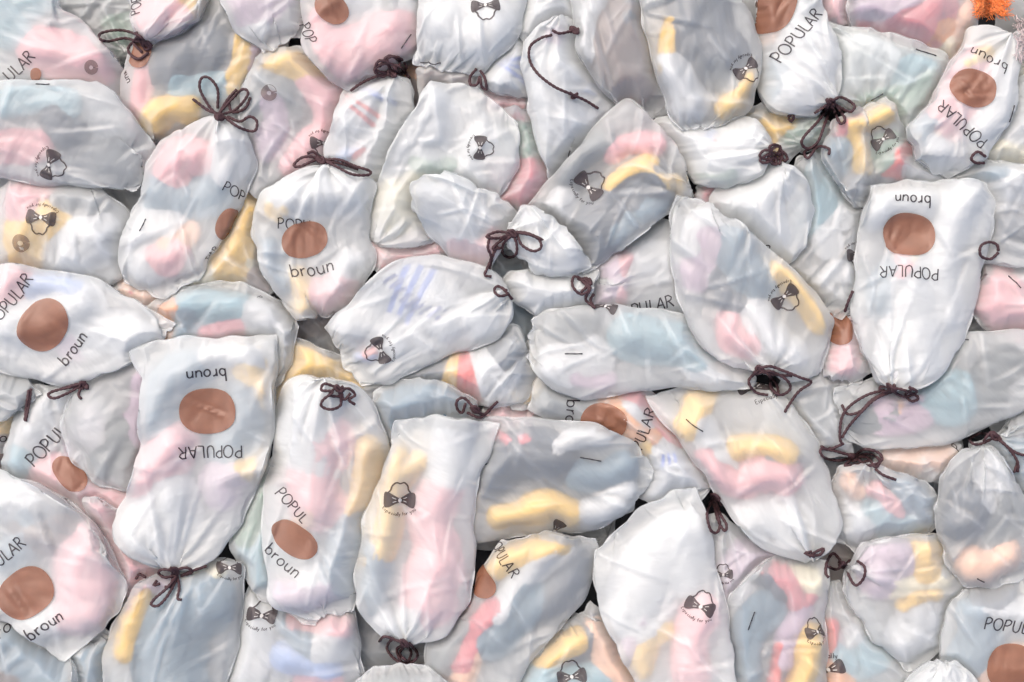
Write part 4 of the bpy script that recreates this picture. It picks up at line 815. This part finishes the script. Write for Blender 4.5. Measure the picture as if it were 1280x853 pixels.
# ---------------------------------------------------------------- building every bag and the socks in it
FILLD = 'crumpled frosted plastic bag buried at the bottom of the pile'
def thing(name, label, cat, loc=(0, 0, 0), group=None):
    o = bpy.data.objects.new(name, None); sc.collection.objects.link(o); o.location = loc; o.empty_display_size = .02
    o['label'] = label; o['category'] = cat
    if group: o['group'] = group
    return o
def shift(objs, loc):          # put the origin of the thing at its own base
    for o in objs: o.data.transform(__import__('mathutils').Matrix.Translation([-c for c in loc]))
SOCKWORD = dict(bluestripe='blue striped', redstripe='red striped', multi='colour banded', aqua='pale blue', slate='slate blue')
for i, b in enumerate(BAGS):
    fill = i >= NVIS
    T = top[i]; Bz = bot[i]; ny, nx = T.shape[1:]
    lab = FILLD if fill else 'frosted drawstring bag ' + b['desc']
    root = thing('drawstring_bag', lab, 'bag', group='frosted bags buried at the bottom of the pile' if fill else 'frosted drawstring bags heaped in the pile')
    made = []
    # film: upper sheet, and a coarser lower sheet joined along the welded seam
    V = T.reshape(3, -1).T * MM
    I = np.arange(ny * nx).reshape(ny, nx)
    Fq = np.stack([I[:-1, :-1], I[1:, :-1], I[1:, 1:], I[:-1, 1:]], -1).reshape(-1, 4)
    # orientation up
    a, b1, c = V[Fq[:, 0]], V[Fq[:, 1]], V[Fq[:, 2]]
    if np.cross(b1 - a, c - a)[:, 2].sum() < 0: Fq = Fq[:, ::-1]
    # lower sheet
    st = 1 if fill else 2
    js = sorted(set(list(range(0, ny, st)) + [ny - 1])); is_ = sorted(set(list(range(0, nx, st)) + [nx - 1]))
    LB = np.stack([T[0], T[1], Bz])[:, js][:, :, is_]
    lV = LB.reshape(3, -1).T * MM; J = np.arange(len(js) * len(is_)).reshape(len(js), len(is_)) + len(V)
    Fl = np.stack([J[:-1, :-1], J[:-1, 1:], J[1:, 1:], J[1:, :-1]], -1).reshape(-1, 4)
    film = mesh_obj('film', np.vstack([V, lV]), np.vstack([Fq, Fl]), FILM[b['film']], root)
    if not fill:
        at = film.data.attributes.new('crease', 'FLOAT', 'POINT'); at.data.foreach_set('value', np.r_[CRv[i].ravel(), np.zeros(len(lV), np.float32)].astype(np.float32))
    film.data.materials.append(BACK); film.data.polygons.foreach_set('material_index', np.r_[np.zeros(len(Fq), np.int32), np.ones(len(Fl), np.int32)])
    made.append(film)
    if not fill:
        # welded seam: a thin double edge all round
        ring = np.concatenate([T[:, :, 0][:, ::1], T[:, -1, 1:], T[:, ::-1, -1][:, 1:]], axis=1).T
        tv, tf = tube([ring[::2]], .38, 4)
        made.append(mesh_obj_mixed('seam', tv, tf, SEAM, root)) if 'SEAM' in globals() else None
        M = Mapper(i)
        for p in b['prints']:
            k = p[0]
            if k == 'F':
                _, x, y, an, s = p; aa = math.radians(an); ux, uy = -math.sin(aa), -math.cos(aa)
                disc(M, x, y, an, 29 * s, 24.5 * s, root)
                q = Print(); word(q, 'POPULAR', 13 * s, 1.4 * s); q.place(M, x + ux * 44 * s, y + uy * 44 * s, an, 'printed_word', INK, root)
                q = Print(); word(q, 'broun', 13.5 * s, 1.6 * s); q.place(M, x - ux * 38 * s, y - uy * 38 * s, an, 'printed_word', INK, root)
            elif k == 'T':
                _, t, x, y, an, h = p; q = Print(); word(q, t, h * (1.15 if t[0] == 'b' else 1), max(h * .11, .6)); q.place(M, x, y, an, 'printed_word', INK, root)
            elif k == 'D': disc(M, p[1], p[2], p[3], p[4], p[5], root)
            elif k == 'R':
                q = Print(); q.stroke(arc(0, 0, p[4] * .62, p[4] * .62, 0, 360, 20), p[4] * .7); q.place(M, p[1], p[2], 0, 'printed_ring', INKR, root)
            elif k == 'E': bow_prints(M, p[1], p[2], p[3], p[4] * .9, root)
            elif k == 'BW': bow_prints(M, p[1], p[2], p[3], p[4], root, False)
            elif k == 'Z':
                q = Print()
                for r in range(9):
                    x0 = (r - 4) * 8.5; y0 = 5 * math.cos(r * .7)
                    q.stroke([(x0 - 4, y0 - 8), (x0 - .5, y0 + 1), (x0 + 3, y0 + 8 + 2 * math.sin(r * 2))], 3.6 + .8 * math.sin(r * 2))
                q.place(M, p[1], p[2], p[3], 'blue_pattern_under_film', BLUEINK, root, -1.6)
        for (x, y, an, l) in b['staple']:
            aa = math.radians(an); c, s = math.cos(aa) * l / 2, math.sin(aa) * l / 2
            P = M([(x - c + 2 * c * t, y + s - 2 * s * t) for t in np.linspace(0, 1, 8)], 1.0) / MM
            tv, tf = tube([P], .75, 6); made.append(mesh_obj_mixed('staple', tv, tf, STEEL, root))
        nk = b['P'][0]
        if b['cord']:
            paths = []
            for q in b['cord']:
                ln = sum(math.dist(a, c) for a, c in zip(q[:-1], q[1:]))
                paths.append(lay(q, 2.4 + 1.6 * random.random(), arch=min(7, ln * .05)))
            far = [q for q, pt in zip(paths, b['cord']) if min(math.dist(pt[0], e) for e in b['cord'][0]) > 22 and min(math.dist(pt[-1], e) for e in b['cord'][0]) > 22 and len(b['cord']) in (4, 5)]
            if far:
                paths = [q for q in paths if not any(q is f for f in far)]; tv, tf = tube(far, 1.85, 7); mesh_obj_mixed('drawstring', tv, tf, CORD, root)
            tv, tf = tube(paths, 1.85, 7); ds = mesh_obj_mixed('drawstring', tv, tf, CORD, root)
            # the knot that closes the neck
            e = b['cord'][0][0]; kn = []
            for q in range(3):
                a0 = random.uniform(0, 360); kn.append(lay([(e[0] + 5 * math.cos(math.radians(a0 + t)), e[1] + 4 * math.sin(math.radians(a0 + t * 1.3))) for t in range(0, 400, 40)], 3.4 + q * 1.5, 1.5))
            if len(b['cord']) > 2:
                tv, tf = tube(kn, 1.9, 6); mesh_obj_mixed('knot', tv, tf, CORD, ds)
    # socks
    zl = T[2]
    gx0, gy0 = float(T[0].min()), float(T[1].min()); gw = int((T[0].max() - gx0) / 3) + 2; gh = int((T[1].max() - gy0) / 3) + 2
    R = np.full((gh, gw), -1e4, np.float32); d = dense(T[0], T[1], T[2])
    np.maximum.at(R, (((d[1] - gy0) / 3 + .5).astype(int), ((d[0] - gx0) / 3 + .5).astype(int)), d[2])
    Rb = np.full((gh, gw), 1e4, np.float32); d = dense(T[0], T[1], Bz)
    np.minimum.at(Rb, (((d[1] - gy0) / 3 + .5).astype(int), ((d[0] - gx0) / 3 + .5).astype(int)), d[2])
    okm = R > -9e3
    for _ in range(3):
        Pk = np.pad(okm, 1); okm = Pk[1:-1, 1:-1] & Pk[:-2, 1:-1] & Pk[2:, 1:-1] & Pk[1:-1, :-2] & Pk[1:-1, 2:]
    for _ in range(14):
        for A, bad in ((R, R < -9e3), (Rb, Rb > 9e3)):
            if not bad.any(): continue
            Pd = np.pad(A, 1, mode='edge'); okk = np.abs(Pd) < 9e3
            num = sum(np.where(okk[a:a + gh, c:c + gw], Pd[a:a + gh, c:c + gw], 0) for a, c in ((0, 1), (2, 1), (1, 0), (1, 2)))
            den = sum(okk[a:a + gh, c:c + gw].astype(np.float32) for a, c in ((0, 1), (2, 1), (1, 0), (1, 2)))
            f = bad & (den > 0); A[f] = (num / np.maximum(den, 1))[f]
    P9 = np.pad(R, 1, mode='edge'); R = np.min([P9[a:a + gh, c_:c_ + gw] for a in range(3) for c_ in range(3)], axis=0)
    if b['socks']:
        names = []
        for s in b['socks']:
            wn = SOCKWORD.get(s[0], s[0])
            if wn not in names: names.append(wn)
        nm2 = names[:2]
        if len((' and '.join(nm2) + ' socks in bag ' + b['desc']).split()) > 16: nm2 = names[:1]
        lbl = 'grey, white or dark sock in a bag at the bottom of the pile' if fill else (' and '.join(nm2) + ' socks in bag ' + b['desc'])
        sr = thing('sock_bundle', lbl, 'socks', group='socks in buried bags' if fill else 'sock bundles packed inside the bags')
        sm = []
        for q, s in enumerate(b['socks']):
            sp, r, h = sock_spine(s); n = 18; seg = 16
            sp = catmull([tuple(p) for p in sp]); sp = resample(sp, n)
            L = max(np.linalg.norm(sp[-1] - sp[0]), 1)
            e0 = sp[0] + (sp[0] - sp[1]) / np.linalg.norm(sp[0] - sp[1]) * r * .95; e1 = sp[-1] + (sp[-1] - sp[-2]) / np.linalg.norm(sp[-1] - sp[-2]) * r * .95
            capn = 5; ts = np.sin(np.linspace(0, math.pi / 2, capn + 1))[1:]
            full = np.vstack([[e0 + (sp[0] - e0) * (1 - math.cos(a)) for a in np.linspace(.12, math.pi / 2, capn)[:-1]], sp, [e1 + (sp[-1] - e1) * (1 - math.cos(a)) for a in np.linspace(math.pi / 2, .12, capn)[1:]]])
            rad = np.r_[[math.sin(a) for a in np.linspace(.12, math.pi / 2, capn)[:-1]], np.ones(n), [math.sin(a) for a in np.linspace(math.pi / 2, .12, capn)[1:]]]
            N = len(full); tg = np.gradient(full, axis=0); tg /= np.linalg.norm(tg, axis=1, keepdims=True) + 1e-6; nr = np.c_[-tg[:, 1], tg[:, 0]]
            t = np.arange(N) / (N - 1); ph = random.uniform(0, 6)
            rad = rad * (1 + .07 * np.sin(t * 11 + ph)) * np.where(t < .16, 1.05, 1)
            V = []; UV = []
            for a_i in range(N):
                for j in range(seg):
                    a = 2 * math.pi * j / seg; fold = 1 + .06 * math.sin(3 * a + t[a_i] * 9 + ph)
                    off = r * rad[a_i] * math.cos(a) * fold
                    V.append((full[a_i, 0] + nr[a_i, 0] * off, full[a_i, 1] + nr[a_i, 1] * off, max(math.sin(a), -.55) * rad[a_i])); UV.append((t[a_i], j / seg))
            V = np.array(V)
            if False:      # keep the sock inside the welded seam
                Fg = Fv[:2, i]; m = 3
                inn = Fg[:, m:-m, m:-m].reshape(2, -1).T; al = Fg.reshape(2, -1).T
                din = ((V[:, None, :2] - inn[None, ::2]) ** 2).sum(-1); kin = din.argmin(1)
                out_ = din.min(1) > 5.0 ** 2
                V[out_, :2] = inn[::2][kin[out_]]
            wx0, wy0 = to_w(V[:, 0], V[:, 1], zat[i])
            mg = 2 if fill else 7; inn = T[:2, mg:-mg, mg:-mg].reshape(2, -1).T[::2]      # keep the sock inside the welded seam
            din = ((np.c_[wx0, wy0][:, None] - inn[None]) ** 2).sum(-1); kin = din.argmin(1); out_ = din.min(1) > 9.0
            wx0 = np.where(out_, inn[kin, 0], wx0); wy0 = np.where(out_, inn[kin, 1], wy0)
            mx, my = float(T[0][ny // 2, nx // 2]), float(T[1][ny // 2, nx // 2])
            for _ in range(16):
                okv = okm[np.clip(((wy0 - gy0) / 3 + .5).astype(int), 0, gh - 1), np.clip(((wx0 - gx0) / 3 + .5).astype(int), 0, gw - 1)]
                wx0 = np.where(okv, wx0, wx0 + (mx - wx0) * .06); wy0 = np.where(okv, wy0, wy0 + (my - wy0) * .06)
            gx = np.clip((wx0 - gx0) / 3, 0, gw - 1.01); gy = np.clip((wy0 - gy0) / 3, 0, gh - 1.01); ii = gx.astype(int); jj = gy.astype(int); fx = gx - ii; fy = gy - jj
            def gs(A): return (A[jj, ii] * (1 - fx) + A[jj, ii + 1] * fx) * (1 - fy) + (A[jj + 1, ii] * (1 - fx) + A[jj + 1, ii + 1] * fx) * fy
            tp = gs(R); bt = gs(Rb)
            up = V[:, 2]
            zc = (tp + bt) / 2; hh = np.minimum(tp - bt - 2.4, h * 1.15)
            ztop = tp - 2.0 - 1.6 * (q % 3); zbot = np.maximum(bt + 1, ztop - hh)
            z = np.where(up >= 0, (ztop + zbot) / 2 + (ztop - zbot) / 2 * np.abs(up) ** .85, (ztop + zbot) / 2 + (ztop - zbot) / 2 * up / .55)
            z = np.minimum(z, tp - 1.2)
            P3 = np.c_[wx0, wy0, z] * MM
            F = [(a_i * seg + j, a_i * seg + (j + 1) % seg, (a_i + 1) * seg + (j + 1) % seg, (a_i + 1) * seg + j) for a_i in range(N - 1) for j in range(seg)]
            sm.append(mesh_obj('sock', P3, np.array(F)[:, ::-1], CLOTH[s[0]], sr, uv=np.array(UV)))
        c = np.array([v.co[:] for v in sm[0].data.vertices]).mean(0); loc = (float(c[0]), float(c[1]), float(Rb.min()) * MM)
        shift(sm, loc); sr.location = loc
    cx, cy2 = float(T[0].mean()) * MM, float(T[1].mean()) * MM; loc = (cx, cy2, float(Bz.min()) * MM)
    shift([o for o in root.children] if False else [o for o in bpy.data.objects if o.parent == root] if False else [c for c in sc.collection.objects[-1:] if False] or made, loc) if False else None
    root['_loc'] = loc
# origins at each bag's base
kids = {}
for o in bpy.data.objects:
    if o.parent is not None: kids.setdefault(o.parent.name, []).append(o)
for o in list(bpy.data.objects):
    if '_loc' in o:
        loc = tuple(o['_loc']); del o['_loc']
        ks = kids.get(o.name, []); shift(ks + [g for q in ks for g in kids.get(q.name, [])], loc); o.location = loc
print('built', round(time.time() - _t, 1))

# ---------------------------------------------------------------- the orange net and pale net in the top right corner
def net(name, label, cat, cx, cy, rx, ry, mat, n, r, layers):
    root = thing(name, label, cat); ps = []
    R_ = random.Random(3)
    for k in range(n):
        a = R_.uniform(0, 360); x = cx + R_.uniform(-rx, rx); y = cy + R_.uniform(-ry, ry); L = R_.uniform(6, 13)
        pts = [(x, y)]
        for q in range(4):
            a += R_.uniform(-50, 50); x += L / 4 * math.cos(math.radians(a)); y += L / 4 * math.sin(math.radians(a)); pts.append((x, y))
        ps.append(lay(pts, 2 + R_.random() * layers, 3))
    tv, tf = tube(ps, r, 5); o = mesh_obj_mixed('strand_tangle', tv, tf, mat, root)
    loc = tuple(tv.mean(0)); shift([o], loc); root.location = loc; o['kind'] = 'stuff'
net('orange_net', 'bright orange plastic netting poking out at the top right corner', 'netting', 1240, 2, 20, 17, ORANGE, 520, .45, 3)
net('pale_net', 'tangle of pale plastic strands at the top right edge beside orange netting', 'netting', 1280, 52, 9, 26, NETW, 130, .5, 3)
print('total', round(time.time() - _t, 1))
